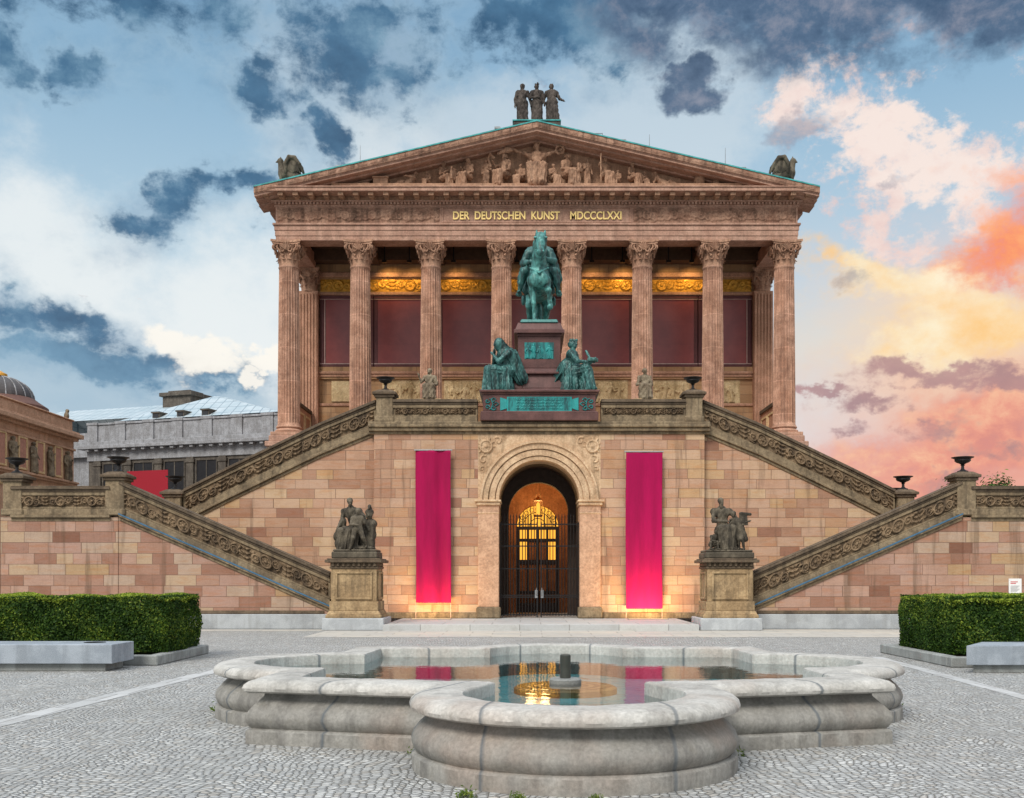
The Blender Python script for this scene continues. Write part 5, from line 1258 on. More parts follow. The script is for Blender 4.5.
def hedge(x0, x1, y0, y1, z0, z1, label, seed):
    T = thing('box_hedge', label, 'hedge', ((x0+x1)/2,(y0+y1)/2,z0), 'clipped box hedges')
    m = MB(); m.box(x0+.2,x1-.2,y0+.2,y1-.2,z0-.15,z1-.16); m.build('twig_core', M_CORE, T)
    g = np.random.default_rng(seed); A = []; B = []
    def face(n, org, u, v, nrm):
        a = g.uniform(0,1,(n,2)); P = np.array(org)+a[:,:1]*np.array(u)+a[:,1:]*np.array(v)
        lump = .03*np.sin(P[:,0]*2.3+P[:,2]*3.1+seed)+.025*np.sin(P[:,0]*5.7-P[:,2]*6.3+P[:,1]*3)+.03*np.sin(P[:,1]*4.1+P[:,2]*2.)
        P = P+np.array(nrm)*(lump-.02-np.abs(g.normal(0,.045,n)))[:,None]; A.append(P); B.append(np.tile(np.array(nrm,float),(n,1)))
    W = x1-x0; Dp = y1-y0; H = z1-z0; den = 5200
    face(int(den*W*H),(x0,y0,z0),(W,0,0),(0,0,H),(0,-1,0)); face(int(den*W*Dp*.8),(x0,y0,z1),(W,0,0),(0,Dp,0),(0,0,1))
    face(int(den*Dp*H),(x1,y0,z0),(0,Dp,0),(0,0,H),(1,0,0)); face(int(den*Dp*H),(x0,y0,z0),(0,Dp,0),(0,0,H),(-1,0,0)); face(int(900*W*H),(x0,y1,z0),(W,0,0),(0,0,H),(0,1,0))
    P = np.concatenate(A); Q = np.concatenate(B); n = len(P)
    P[:,2] += .015*np.sin(P[:,0]*3)
    tn = np.clip(g.uniform(0,.75,n)+.25*np.sin(P[:,0]*4.3+P[:,2]*5)*g.uniform(0,1,n)+1.0*(Q[:,2] > .5)*g.uniform(.3,1,n),0,1)  # top leaves pushed to the bright end: sunlight painted into their tone
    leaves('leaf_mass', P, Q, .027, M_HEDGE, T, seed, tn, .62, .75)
hedge(-13.6,-7.68,20.9,23.0,.2,1.33,'long clipped box hedge behind the bench at the left of the plaza',5)
hedge(7.9,13.6,20.6,23.3,.2,1.34,'long clipped box hedge behind the bench at the right of the plaza',6)
def kerb(x0,x1,y0,y1,label):
    m = MB(); m.box(x0,x1,y0,y0+.22,0,.2); m.box(x0,x1,y1-.2,y1,0,.2)
    xe = x1 if x0 < 0 else x0; m.box(*sorted((xe,xe-.22*(1 if x0 < 0 else -1))),y0+.22,y1-.2,0,.2)
    T = thing('planter_kerb', label, 'kerb', ((x0+x1)/2,(y0+y1)/2,0), 'stone kerbs round the hedges'); m.build('kerb_stone', M_KERB, T, bevel=.02)
    m = MB(); m.box(x0+.05,x1-.05,y0+.2,y1-.19,.02,.15); m.build('soil', M_SOIL, T)
kerb(-13.7,-7.6,20.15,23.4,'low grey stone kerb around the left hedge'); kerb(7.6,13.7,19.7,23.7,'low grey stone kerb around the right hedge')
def bench(x0,x1,y0,y1,hx,label,sk=0):
    T = thing('stone_bench', label, 'bench', ((x0+x1)/2,(y0+y1)/2,0), 'granite benches by the hedges')
    m = MB(); m.box(x0,x1,y0,y1,.14,.49); m.v = [(x+(sk if x == x0 and y == y1 else 0),y,z) for x,y,z in m.v]; m.build('seat', M_BENCH, T, bevel=.012, seg=2)
    m = MB(); m.box(x0+.16,x1-.16,y0+.1,y1-.12,0,.14); m.v = [(x+(sk if x < x0+.2 and y > y0+.5 else 0),y,z) for x,y,z in m.v]; m.build('base', M_KERB, T, bevel=.01)
    if hx is not None:
        m = MB(); m.lathe([(.19,.4905),(.2,.496),(.17,.499),(.15,.494)],28,(hx,(y0+y1)/2+.1,0)); m.build('bolt_cover', M_IRON, T, smooth=True)
bench(-16.5,-7.98,18.9,19.95,-8.55,'long granite block bench with a round dark cover in its top, left of the fountain'); bench(7.42,16.5,18.6,19.7,None,'long grey granite block bench right of the fountain',.75)

# ------------------------------------------------------------------ banners and their uplights
def banner(x0,x1,z0,z1,label,mat,deep,seed):
    T = thing('wall_banner', label, 'banner', ((x0+x1)/2,YC-.25,z0), 'magenta banners beside the arch')
    nu,nw = 60,70; U,W = np.meshgrid(np.linspace(0,1,nu),np.linspace(0,1,nw),indexing='ij')
    y = YC-.24+deep*np.sin(U*9.2+seed+.8*np.sin(W*2))*(1.05-W*.55)+.5*deep*np.sin(U*17+seed*2+W*1.3)*(1-.4*W)
    P = np.stack([x0+(x1-x0)*U+.012*np.sin(W*5+seed), y, z0+(z1-z0)*W],-1)
    m = MB(); m.grid(P); c = m.build('cloth', mat, T, smooth='all'); sd = c.modifiers.new('thickness','SOLIDIFY'); sd.thickness = .004
    m = MB(); m.tube([(x0-.05,YC-.24,z1+.01),(x1+.05,YC-.24,z1+.01)],.025,8)
    for x in (x0+.08,x1-.08): m.tube([(x,YC-.24,z1+.01),(x,YC,z1+.03)],.015,6)
    m.build('hanging_rod', M_STEEL, T)
    m = MB()
    for x in (x0+.01,x1-.01): m.tube([(x,YC-.24,z0+.02),(x,YC-.26,.2)],.012,5)
    m.build('tie_cord', M_WHITELINE, T)
banner(-4.58,-3.27,.78,6.42,'magenta cloth banner with soft vertical folds on the wall left of the arch',M_BANNER,.06,.6)
banner(3.2,4.55,.56,6.36,'magenta cloth banner hanging nearly flat on the wall right of the arch',M_BANNER2,.012,2.2)
def area(name, loc, rot, sx, sy, watt, col):
    l = bpy.data.lights.new(name,'AREA'); l.shape = 'RECTANGLE'; l.size = sx; l.size_y = sy; l.energy = watt; l.color = col
    o = bpy.data.objects.new(name,l); COL.objects.link(o); o.location = loc; o.rotation_euler = rot; return o
def point(name, loc, watt, col, r=.06):
    l = bpy.data.lights.new(name,'POINT'); l.energy = watt; l.color = col; l.shadow_soft_size = r
    o = bpy.data.objects.new(name,l); COL.objects.link(o); o.location = loc; return o
def spot(name, loc, target, watt, col, ang, blend=.6):
    l = bpy.data.lights.new(name,'SPOT'); l.energy = watt; l.color = col; l.spot_size = math.radians(ang); l.spot_blend = blend; l.shadow_soft_size = .05
    o = bpy.data.objects.new(name,l); COL.objects.link(o); o.location = loc; o.rotation_euler = (Vector(target)-Vector(loc)).to_track_quat('-Z','Y').to_euler(); return o
for s,w in ((-1,42),(1,72)):
    x = s*3.95
    T = thing('recessed_uplight', 'slim recessed uplight at the foot of the wall under the %s banner' % ('left' if s < 0 else 'right'), 'floor light', (x,YC-.89,.2), 'recessed uplights under the banners')
    m = MB(); m.box(x-.75,x+.75,YC-.96,YC-.82,.19,.215); m.build('housing', M_IRON, T); m = MB(); m.box(x-.7,x+.7,YC-.93,YC-.85,.215,.219); m.build('lens', M_FLOOD, T)
    area('uplight_lamp',(x,YC-.89,.235),(PI-.28,0,0),1.4,.08,w,(1,.62,.26))
for x,wt in ((-7.9,24),(-6.6,12),(-4.3,14),(-1.0,5),(2.9,12),(4.5,22),(6.9,12),(8.1,22)):
    T = thing('gallery_floodlight', 'small dark floodlight under the portico ceiling aimed at the gilded frieze', 'floodlight', (x,54.2,18.3), 'floodlights under the portico ceiling')
    m = MB(); m.box(x-.03,x+.03,54.17,54.23,18.25,19.0); m.box(x-.12,x+.12,54.1,54.26,18.12,18.25); m.build('housing', M_IRON, T)
    spot('frieze_spot',(x,54.3,18.05),(x+.2,55.4,17.15),wt*2.7,(1,.66,.26),108,1.)
point('lantern_light',(0,43.8,4.85),46,(1,.58,.22),.5); point('lobby_light',(0,46.0,3.4),10,(1,.6,.24),.4)

# ------------------------------------------------------------------ urns, each on its pier
up_ = None
URN = [(.17,0),(.17,.03),(.09,.06),(.05,.1),(.045,.2),(.075,.215),(.05,.235),(.1,.27),(.2,.31),(.25,.36),(.24,.4),(.27,.43),(.34,.455),(.345,.475),(.3,.47),(.22,.43)]
def urn(x,y,z,label,k=1.):
    global up_
    if up_ is None:
        up_ = thing('stone_pier_urn', label, 'urn', (x,y,z), 'dark urns on the staircase piers', world=False)
        m = MB(); m.lathe(URN,28); m.build('bowl', M_URN, up_, smooth=True)
        m = MB(); m.box(-.2,.2,-.2,.2,-.03,.0); m.build('foot_block', M_URN, up_, bevel=.01); u = up_
    else: u = copy_tree(up_); u.location = (x,y,z); u['label'] = label
    u.scale = (k,)*3; return u
urn(-17.55,Y0+.26,5.21,'dark shallow urn on the outermost left pier, in front of the pavilion',1.05)
urn(-14.15,Y0+.26,5.25,'dark shallow urn on the pier at the head of the lower left flight',1.05)
urn(-13.72,Y1+.2,5.03,'dark shallow urn on the low rear pier beside the red screen',1.05)
urn(-5.76,YC+.28,8.73,'dark shallow urn on the terrace pier at the top of the left flight')
urn(5.76,YC+.28,8.73,'dark shallow urn on the terrace pier at the top of the right flight')
urn(13.72,Y1+.2,5.03,'dark shallow urn on the low rear pier at the right, against the sunset',1.05)
urn(14.15,Y0+.26,5.25,'dark shallow urn on the tallest right pier, beside the leafy tree',1.05)
urn(15.0,Y1+4.9,5.01,'far urn on the rear landing pier, barely showing over the right ramp')

# ------------------------------------------------------------------ sign, screen, person
T = thing('notice_sign', 'small white notice board with red and grey print on the right landing wall', 'sign', (15.75,Y0-.06,1.2))
m = MB(); m.box(15.55,15.97,Y0-.075,Y0-.03,1.18,1.68); m.build('board', M_SIGN, T, bevel=.005)
m = MB()
for i,(a,b) in enumerate(((15.6,15.84),(15.6,15.78))): m.box(a,b,Y0-.079,Y0-.075,1.56-.05*i,1.585-.05*i)
m.build('red_print', M_SIGNR, T)
m = MB()
for i in range(6): m.box(15.6,15.9-.04*(i%3),Y0-.079,Y0-.075,1.43-.035*i,1.442-.035*i)
m.build('grey_print', M_SIGNG, T)
T = thing('red_screen', 'bright red taut cloth screen standing behind the left ramp', 'screen', (-22.3,60,0))
m = MB(); m.prism([(-23.55,4.2),(-21.2,4.2),(-21.2,7.95),(-23.55,7.85)],60,60.05); m.build('cloth', M_REDB, T)
m = MB()
for x in (-23.45,-21.3): m.tube([(x,60.1,0),(x,60.1,7.9)],.05,8)
m.build('post', M_STEEL, T)
T = thing('person', 'dark-haired person on the right stair landing, only the head showing', 'person', (14.95,37.2,3.5), world=False)
S = Clay(.02); S.M = rotz(.6); figure(S, STAND, robe=False, hair=None, bare=True); pb = S.build('body', M_SKIN, T)
S = Clay(.02); S.M = rotz(.6); S.ell((0,0.0,1.7),(.105,.118,.11),.02); S.ell((0,.05,1.64),(.1,.08,.13),.02); S.build('hair', M_HAIR, T)
S = Clay(.02); S.M = rotz(.6); S.cone((0,0,.9),(0,0,1.38),.2,.19,.05,.04,7); S.cone((-.2,0,1.38),(.2,0,1.38),.11,.11,.05)
for s in (-1,1): S.cone((s*.2,0,1.38),(s*.28,-.02,1.1),.09,.075,.04)
S.build('shirt', M_CLOTH, T)
S = Clay(.02); S.M = rotz(.6)
for s in (-1,1): S.chain([(s*.1,0,.92),(s*.11,-.05,.48),(s*.115,-.02,.1)],[.13,.1,.085],.04)
S.build('trousers', M_TROU, T)

# ------------------------------------------------------------------ buildings on the left
NB = thing('grey_museum_wing', 'grey stone museum wing with a ribbed glass roof and dark windows in the left background', 'building', (-33.1,77.4,0), world=False)
NB.rotation_euler = (0,0,math.atan2(-5.4,15.8)); Lw = 22.
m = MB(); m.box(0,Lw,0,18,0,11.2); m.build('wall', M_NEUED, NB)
m = MB(); m.box(-.1,Lw,-.1,0,10.35,11.2); m.build('frieze_band', M_NEUE, NB, bevel=.02)
m = MB(); m.box(-.6,Lw,-.6,18,11.2,11.45); m.box(-.35,Lw,-.35,18,11.45,11.75)
for i in range(27): m.box(.1+.83*i,.4+.83*i,-.5,-.1,11.02,11.2)
m.build('cornice', M_NEUE, NB, bevel=.02)
m = MB(); m.box(0,Lw,-.05,.6,11.75,13.0); m.box(-.08,Lw,-.13,.68,13.0,13.15); pr = m.build('parapet', M_NEUE, NB, bevel=.02)
for i in range(9):
    m = MB(); m.box(-.02+2.5*i,.9+2.5*i,-.17,-.05,11.75,13.0); m.box(-.06+2.5*i,.94+2.5*i,-.22,.7,13.0,13.2); m.build('parapet_pier', M_NEUE, pr, bevel=.02)
for i in range(8):
    xa = .55+2.72*i
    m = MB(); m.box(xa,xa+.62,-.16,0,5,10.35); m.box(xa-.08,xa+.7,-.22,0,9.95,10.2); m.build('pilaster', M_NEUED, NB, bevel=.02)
    m = MB(); m.box(xa+.82,xa+2.5,-.02,.12,6.2,10.1); w = m.build('window', M_DARKWIN, NB)
    m = MB(); m.box(xa+.76,xa+.84,-.08,-.0,6.1,10.14); m.box(xa+2.48,xa+2.56,-.08,-.0,6.1,10.14); m.box(xa+.84,xa+2.48,-.08,-.0,10.1,10.18); m.box(xa+1.62,xa+1.7,-.05,-.02,6.2,10.1); m.build('frame', M_NEUED, w)
m = MB(); z0 = 12.9
z0 = 13.4; m.add([(2.0,.8,z0),(15.8,.8,z0),(15.8,12,z0),(2.0,12,z0),(7.1,5.5,15.75),(7.6,6.2,15.75)],[(0,1,4),(1,2,5,4),(2,3,5),(3,0,4,5)]); m.build('glass_roof', M_ROOFGL, NB)
m = MB(); m.add([(-11,3,14.0),(5,3,14.0),(5,9,16.0),(-11,9,16.0),(-11,14,14.),(5,14,14.)],[(0,1,2,3),(3,2,5,4),(0,3,4),(1,5,2)]); m.build('rear_glass_roof', M_ROOFGL, NB)
m = MB(); m.add([(14,4,13.4),(24,4,13.4),(24,9,14.6),(14,9,14.6),(14,14,13.4),(24,14,13.4)],[(0,1,2,3),(3,2,5,4),(0,3,4),(1,5,2)]); m.build('far_glass_roof', M_ROOFGL, NB)
m = MB(); m.box(.6,3.3,7.6,10.,12.5,16.4); m.box(.4,3.5,7.4,10.2,16.4,16.7); m.box(.9,3.,7.9,9.7,16.7,16.9); m.build('chimney', M_NEUED, NB, bevel=.02)
for x in (4.9,7.05,9.2):
    m = MB(); m.box(x,x+.62,1.0,2.4,13.2,13.85); m.box(x-.06,x+.68,.9,2.4,13.85,13.95); d = m.build('dormer', M_NEUED, NB); m = MB(); m.box(x+.08,x+.54,.97,1.0,13.28,13.78); m.build('pane', M_DARKWIN, d)
m = MB(); m.box(-7,0,2.5,16,0,11.0); m.box(-7,0,2.1,16,11.0,11.3); m.box(-7,0,2.4,15,11.3,12.9); bk = m.build('set_back_wall', M_NEUE, NB)
m = MB(); m.box(-1.75,-.2,2.44,2.5,7,9.7); m.build('window', M_DARKWIN, bk)

PV = thing('domed_pavilion', 'ochre corner pavilion with rose panels, relief statues and a dark dome, far left', 'building', (-31,60,0))
PX = -31.
m = MB(); m.box(-47,PX,46,70,0,12.0); m.build('wall', M_PAV, PV)
m = MB(); m.box(-47.4,PX+.25,45.6,70.25,11.7,11.9); m.box(-47.6,PX+.5,45.4,70.5,11.9,12.2); m.box(-47.4,PX+.3,45.6,70.3,12.2,12.35); m.box(-46.9,PX-.05,46.1,69.95,12.35,13.15); m.box(-47,PX+.05,46,70.05,13.15,13.25); m.build('cornice', M_PAV, PV, bevel=.03)
m = MB(); m.box(PX,PX+.2,46,70.15,8.45,8.6); m.box(PX,PX+.3,46,70.2,8.6,8.75); m.box(PX,PX+.12,46,70.1,11.0,11.15); m.build('string_course', M_PAV, PV, bevel=.02)
for i,y in enumerate((53.4,55.7,58.,60.3,62.85,65.1,67.6)):
    m = MB(); m.box(PX-.05,PX+.05,y-.42,y+.42,9.0,10.9); pn = m.build('rose_panel', M_PAVP, PV)
    m = MB(); m.box(PX,PX+.1,y-.55,y-.42,8.85,11.0); m.box(PX,PX+.1,y+.42,y+.55,8.85,11.0); m.box(PX,PX+.1,y-.42,y+.42,8.85,9.0); m.box(PX,PX+.1,y-.42,y+.42,10.9,11.0); m.build('panel_frame', M_CREAM, pn, bevel=.02)
    S = Clay(.035); S.M = trans(PX+.14,y+1.18,8.8) @ rotz(PI/2+.2*((i%3)-1)) @ scl(1.18); J = dict(STAND); J.update([dict(hr=(.1,-.25,1.2)),dict(hl=(-.34,-.15,1.1),look=(-.4,-.9,0)),dict(er=(.36,0,1.12),hr=(.42,-.1,1.3))][i%3]); figure(S, J, fold=.12); S.build('relief_statue', M_STATUEL, PV, .01, 60+i)
    m = MB(); m.lathe([(.22,0),(.22,.05),(.12,.09),(.02,.1)],16); v = [(PX+z,y+x,7.9+yy) for x,yy,z in m.v]; m.v = v; m.build('medallion', M_CREAM, PV, smooth=True)
m = MB(); n = 48; pf = []
for j in range(13):
    a = PI/2*j/12; pf.append((1.95*math.cos(a)+.02, 14.0+1.55*math.sin(a)))
for r,z in pf:
    for k in range(n): q = r*(1+(.018 if k%3 == 0 else 0)); m.v.append((-33.9+q*math.cos(2*PI*k/n),66+q*math.sin(2*PI*k/n),z))
for j in range(12):
    for k in range(n): m.f.append((j*n+k,j*n+(k+1)%n,(j+1)*n+(k+1)%n,(j+1)*n+k))
dm = m.build('dome', plain('dark_slate_dome', L(70,66,66), .5), PV)
m = MB()
for k in range(20):
    a = 2*PI*k/20; m.tube([(-33.9+1.98*math.cos(PI/2*j/8)*math.cos(a),66+1.98*math.cos(PI/2*j/8)*math.sin(a),14.0+1.57*math.sin(PI/2*j/8)) for j in range(8)],.045,5)
m.build('dome_rib', M_NEUE, dm, smooth=True)
m = MB(); m.lathe([(2.85,13.2),(2.8,13.5),(2.3,13.85),(2.0,14.1)],48,(-33.9,66,0)); m.build('dome_skirt', plain('rust_brown_roof', L(96,66,56), .7), PV, smooth=True)
m = MB(); m.lathe([(.3,15.5),(.42,15.6),(.4,15.75),(.2,15.85),(.05,15.95)],20,(-33.9,66,0)); m.build('dome_lantern', M_GOLD, dm, smooth=True)
S = Clay(.05); S.M = trans(PX-.3,69.6,13.25); S.ell((0,0,.25),(.16,.2,.28),.08); S.ell((.03,.05,.6),(.13,.13,.15),.05); S.build('corner_figure', M_STATUEL, PV)

PV.scale = (1,1,.93)
# ------------------------------------------------------------------ trees behind the right landing
def tree(x,y,h,r,label,seed):
    T = thing('leafy_tree', label, 'tree', (x,y,0), 'trees behind the right landing', world=False)
    g = random.Random(seed); m = MB(); m.tube([(0,0,0),(.05,0,h*.35),(.0,.1,h*.8)],[.2,.15,.05],10); tips = []
    for i in range(11):
        a = g.uniform(0,6.28); b = h*g.uniform(.35,.72); e = Vector((r*math.cos(a)*g.uniform(.5,.95), r*math.sin(a)*g.uniform(.5,.95), min(h*.97,b+h*g.uniform(.12,.3)))); m.tube([(0,0,b),tuple(e*.5+Vector((0,0,b*.55))),tuple(e)],[.07,.045,.015],6); tips.append(e)
    tips.append(Vector((0.,0,h*.95))); m.build('trunk', M_BARK, T, smooth=True)
    q = np.random.default_rng(seed); C = np.concatenate([q.normal(0,1,(420,3))*np.array([r*.24,r*.24,h*.055])+np.array(t) for t in tips])
    C = C[C[:,2] > h*.3]; leaves('crown', C, np.tile([0,0,1.],(len(C),1)), .11, M_LEAF, T, seed, None, .55, 1.)
tree(23.35,58.,6.72,1.1,'small leafy tree peeping over the right ramp beside the urn pier',3)
tree(27.0,60.,7.15,1.1,'leafy tree whose top sprig rises over the right landing parapet',4)
# ------------------------------------------------------------------ weeds in the joints round the fountain
for i,(x,y,k,l) in enumerate([(-4.28,13.3,1.3,'clump of yellow-green weeds at the left lobe of the fountain'),(-1.48,10.0,.7,'tiny weed in the corner where the front lobe meets the left side'),(-.9,8.06,.6,'low clump of green weeds at the foot of the front lobe, left of centre'),(-.5,8.0,.45,'flat tuft of weeds near the joint of the front lobe'),(4.3,13.4,.8,'small weed at the foot of the right lobe'),(.1,7.95,.4,'single green sprig at the foot of the front lobe, near centre'),(1.55,9.95,.7,'small weed in the corner right of the front lobe')]):
    g = np.random.default_rng(80+i); n = 130; C = np.stack([x+np.clip(g.normal(0,.07*k,n),-.13*k,.13*k), y+np.clip(g.normal(0,.05*k,n),-.1*k,.1*k), np.abs(g.normal(.02,.035*k,n))],-1)
    tag(leaves('weed_tuft', C, np.tile([0,-.6,.5],(n,1)), .03*k, M_GRASS, None, 90+i, None, .3, .6), l, 'weed', 'weeds at the foot of the fountain')
# ------------------------------------------------------------------ camera
cam = bpy.data.cameras.new('camera'); co = bpy.data.objects.new('camera', cam); COL.objects.link(co); SC.camera = co
co.location = (-.42,0,1.7); co.rotation_euler = (PI/2,0,0)
cam.sensor_width = 36.; cam.lens = 36.*1040/1024; cam.shift_x = -16/1024; cam.shift_y = 179/1024; cam.clip_start = .1; cam.clip_end = 4000

# ------------------------------------------------------------------ sky, sun, exposure
EXPO = .88; SKYK = .95
SC.view_settings.view_transform = 'Standard'; SC.view_settings.look = 'None'; SC.view_settings.exposure = EXPO; SC.view_settings.gamma = 1
try: SC.view_settings.use_curve_mapping = False
except Exception: pass
SUN_EL, SUN_AZ = math.radians(44), math.radians(207)      # azimuth from +Y, clockwise
w = bpy.data.worlds.new('World'); SC.world = w; w.use_nodes = True; t = NT(w.node_tree)
sky = t.n('TexSky', sky_type='NISHITA', sun_disc=False, sun_elevation=SUN_EL, sun_rotation=SUN_AZ, dust_density=2.)
D = t.n('TexCoord').outputs['Generated']; dx,dy,dz = t.sep(t.vm('NORMALIZE', D))
az = t.m('MULTIPLY', t.m('ARCTAN2', dx, dy), 180/PI); el = t.m('MULTIPLY', t.m('ARCSINE', dz), 180/PI)
KS = 1/(2**EXPO)/.1
def C(r,g,b,k=1.): c = L(r,g,b); return (c[0]*KS*k, c[1]*KS*k, c[2]*KS*k, 1)
az0, el0 = az, el
SV0 = t.comb(az, t.m('MULTIPLY', el, 1.3))
def warp(off, sc, k): return t.m('MULTIPLY', t.m('SUBTRACT', t.noise(t.vm('ADD', SV0, off), sc, 6., .6), .5), k)
az = t.m('ADD', az, t.m('ADD', warp((3,9,1),.12,9.), warp((70,19,1),.5,2.6)))
el = t.m('ADD', el, t.m('ADD', warp((23,59,1),.12,6.), warp((7,119,1),.5,2.2)))
SV = SV0
def nz(scale, det=7., rough=.58, dist=.4, off=(0,0,0)): return t.noise(t.vm('ADD', SV, off), scale, det, rough, dist)
N1 = nz(.16,9.,.62,0.); N2 = nz(.38,10.,.66,.15,(40,7,0)); N3 = nz(.085,6.,.55,0.,(9,80,0))
def blob(a, e, sa, se, rot=0., amp=1.):
    c,s = math.cos(math.radians(rot)), math.sin(math.radians(rot))
    u = t.m('SUBTRACT', az, a); v = t.m('SUBTRACT', el, e)
    p = t.m('DIVIDE', t.m('ADD', t.m('MULTIPLY',u,c), t.m('MULTIPLY',v,s)), sa); q = t.m('DIVIDE', t.m('SUBTRACT', t.m('MULTIPLY',v,c), t.m('MULTIPLY',u,s)), se)
    r2 = t.m('ADD', t.m('MULTIPLY',p,p), t.m('MULTIPLY',q,q))
    return t.m('MULTIPLY', t.m('EXPONENT', t.m('MULTIPLY', r2, -.7)), amp)
def bsum(bl):
    o = None
    for b in bl: x = blob(*b); o = x if o is None else t.m('MAXIMUM', o, x)
    return o
def cover(bl, noise, amp=1.5, lo=.42, hi=.75, bias=0.):
    """clouds: broad masses broken up by turbulence"""
    return t.smooth(t.m('ADD', bsum(bl), t.m('MULTIPLY', t.m('SUBTRACT', noise, .5+bias), amp)), lo, hi)
def put(c, f, col): return t.mix(f, c, col)
base = t.ramp(t.m('DIVIDE', el0, 40.), [(0,C(226,228,226)),(.2,C(222,231,234)),(.42,C(186,212,226)),(.62,C(146,184,210)),(1,C(104,146,186))])
base = t.mix(.12, base, sky.outputs[0])
# bright veil low on the left, soft white patches
base = put(base, t.m('MULTIPLY', cover([(-25,14,9,6),(-16,13,6,4),(-15,12,9,7),(-8,21,5,4,0,.8)], N1, 1.6, .25,.95), .72), C(246,248,246))
base = put(base, t.m('MULTIPLY', cover([(-10,24,6,5),(7,24,7,4),(-2,22,6,4)], N1, 1.2, .3,.8), .5), C(226,232,234))
# warm evening band on the right
wr = t.m('MULTIPLY', t.smooth(az, 8., 22.), t.smooth(el, 21., 12.5)); base = put(base, t.m('MULTIPLY', wr, .85), t.ramp(t.m('DIVIDE', el, 30.), [(0,C(240,168,140)),(.2,C(236,156,134)),(.3,C(244,190,160)),(.42,C(250,216,178)),(.55,C(236,206,196)),(.8,C(190,206,220))]))
pk = cover([(19,21.5,5.5,3.,-35),(24,19,5,3.4,0,.9),(17,24,3,2,0,.8),(18,17.5,3.5,2,-20,.8)], N2, 2.7, .42,.88); base = put(base, t.m('MULTIPLY',pk,.92), t.ramp(N1, [(.34,C(232,196,190)),(.58,C(253,234,224))]))
pk2 = cover([(22,26.5,3,1.,10,.8),(16,28,8,1.5,0,.6)], N2, 1.2, .45,.9); base = put(base, t.m('MULTIPLY',pk2,.5), C(226,206,204))
og = cover([(24.4,15.8,4.8,1.9,20),(28,16.5,5,3.),(22,13.2,3,.7,-6,.7)], N2, 1.7, .3,1.1); base = put(base, t.m('MULTIPLY',og,.95), t.ramp(N2,[(.38,C(250,112,74)),(.6,C(255,168,112))]))
yl = cover([(19,14.6,5,1.5,-15),(23,13.,5,1.8,-4),(16.5,16.,2.5,.9,-30),(21,11.6,5,1.2,0,.85)], N2, 1.4, .3,.95); base = put(base, t.m('MULTIPLY',yl,.9), t.ramp(N1,[(.35,C(255,206,136)),(.62,C(255,246,216))]))
rd = cover([(24,7.4,6,2.8,8),(20,5.3,7,2.4,0,.9)], N2, 1.4, .3,.95); base = put(base, t.m('MULTIPLY',rd,.8), t.ramp(N2,[(.36,C(208,126,122)),(.5,C(236,156,134)),(.66,C(252,196,158))]))
gr = cover([(21.5,10.3,4.5,.7,-3),(25,9.7,3.5,.6,0),(17.5,9.2,2.8,.6,0,.9),(16,7.8,1.6,.5,0,.8),(20,7.6,3,.6,0,.8),(24,6.6,3,.6,0,.7),(15.5,9.9,2.4,.35,0,.8),(22,5.,4,.5,0,.8)], N2, 1.8, .42,.9); base = put(base, t.m('MULTIPLY',gr,.85), t.ramp(N1,[(.3,C(150,122,132)),(.7,C(196,150,148))]))
# slate clouds
DKB = [(-22,28.5,8,2.6,-8),(-27,29.,4,3),(-23.6,24.2,1.5,1.0),(-27.5,24.6,1.8,1.5),(-14.5,24.3,2.6,1.5),(-9.5,26.5,4.6,3.4),(-18.5,18.8,3.3,1.15,30),(-16,20.2,2.2,.8,20),(-20.5,18.,1.8,.9),(-12.2,22.5,1.5,1.2),(1.5,28.6,6.,2.4),(-24.5,12.3,4.5,1.2,-10),(-23,10.6,6,1.0,0),(-16,10.2,4.,.8,5,.9),(-12.5,18.5,2,1,0,.7),(-27,13,3,1.2)]
h1 = cover([(q[0],q[1],q[2]*1.45,q[3]*1.6)+tuple(q[4:]) for q in DKB], N1, 1.9, .3,1.0); base = put(base, t.m('MULTIPLY',h1,.6), t.ramp(N2,[(.35,C(112,152,184)),(.62,C(172,198,214))]))
dk = cover(DKB, N2, 2.1, .4,.95)
dcol = t.ramp(N1, [(.3,C(34,72,106)),(.5,C(68,110,144)),(.68,C(128,166,190))])
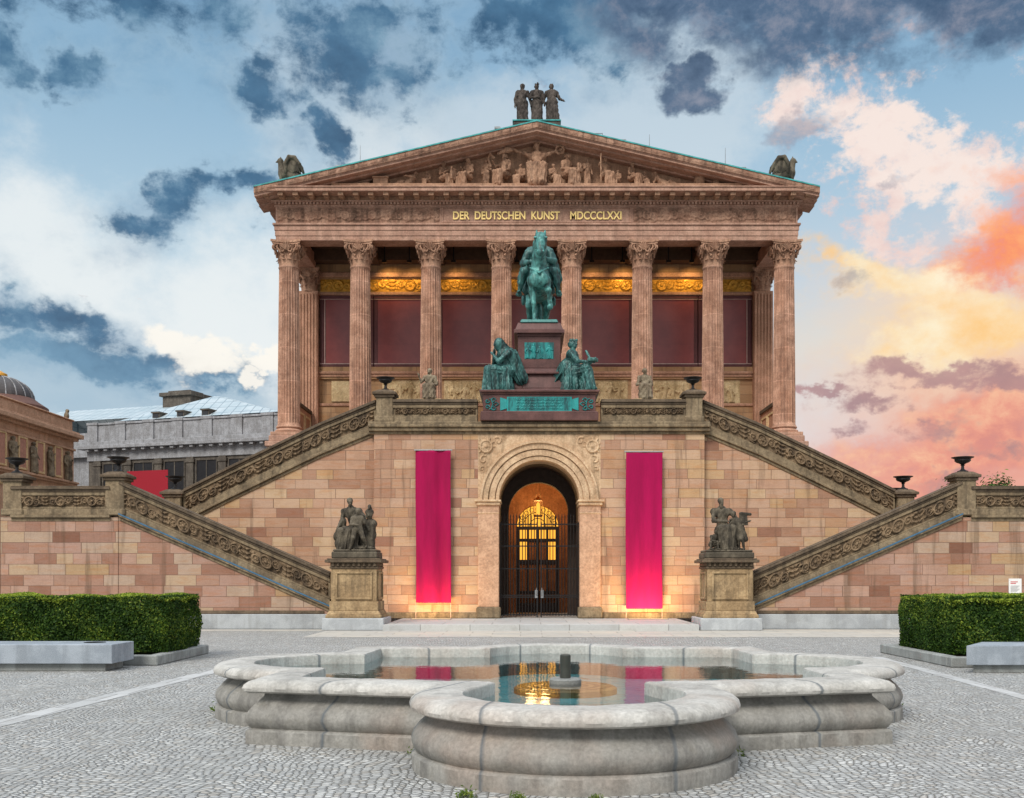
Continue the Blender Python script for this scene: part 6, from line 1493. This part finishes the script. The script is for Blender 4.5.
base = put(base, t.m('MULTIPLY',dk,.92), dcol)
lb = cover([(-24,9.,7,2.5),(-15,8.6,6,1.6)], N3, 1., .3,.9); base = put(base, t.m('MULTIPLY',lb,.6), C(132,170,196))
hl = cover([(-19,12.,2.2,1.0,-20),(-17,11.,2.5,1.1),(-13.5,11.4,2.2,.6,15),(-14.2,10.3,1.2,.5)], N2, 1.2, .45,.8); base = put(base, t.m('MULTIPLY',hl,.9), C(255,250,240))
d2 = cover([(19,28.3,11,3.2,0,1.1),(10,29.,6,3.),(27,27.5,6,2.6),(8.6,25.3,1.9,1.0)], N1, 1.1, .38,.8)
base = put(base, t.m('MULTIPLY',d2,.93), t.ramp(N2, [(.3,C(52,76,106)),(.5,C(84,106,134)),(.7,C(146,150,166))]))
d3 = cover([(14.8,22.6,2.4,1.,15,.9),(16,15,1.6,1.1,0,.8),(19,19.6,2,.5,20,.7)], N2, 1.3, .5,.9); base = put(base, t.m('MULTIPLY',d3,.6), C(142,146,164))
# the sky behind the viewer and overhead is a bright even overcast
bk = t.smooth(dy, .35, -.25); base = put(base, bk, C(232,236,240,SKYK))
top = t.smooth(el0, 33., 60.); base = put(base, top, C(226,232,240,SKYK*1.9))
bg = t.n('Background', {'Color':base,'Strength':.1}); ow = t.n('OutputWorld'); t.t.links.new(bg.outputs[0], ow.inputs[0])
w.cycles.sampling_method = 'MANUAL'; w.cycles.sample_map_resolution = 1024
sl_ = bpy.data.lights.new('sun','SUN'); sl_.energy = 1.5; sl_.angle = math.radians(22); sl_.color = (1,.94,.86)
so = bpy.data.objects.new('sun', sl_); COL.objects.link(so)
sd = Vector((math.sin(SUN_AZ)*math.cos(SUN_EL), math.cos(SUN_AZ)*math.cos(SUN_EL), math.sin(SUN_EL)))
so.rotation_euler = (-sd).to_track_quat('-Z','Y').to_euler()
SC.cycles.max_bounces = 8; SC.cycles.transparent_max_bounces = 8; SC.cycles.use_denoising = True
SC.cycles.caustics_reflective = False; SC.cycles.caustics_refractive = False; SC.cycles.sample_clamp_indirect = 4
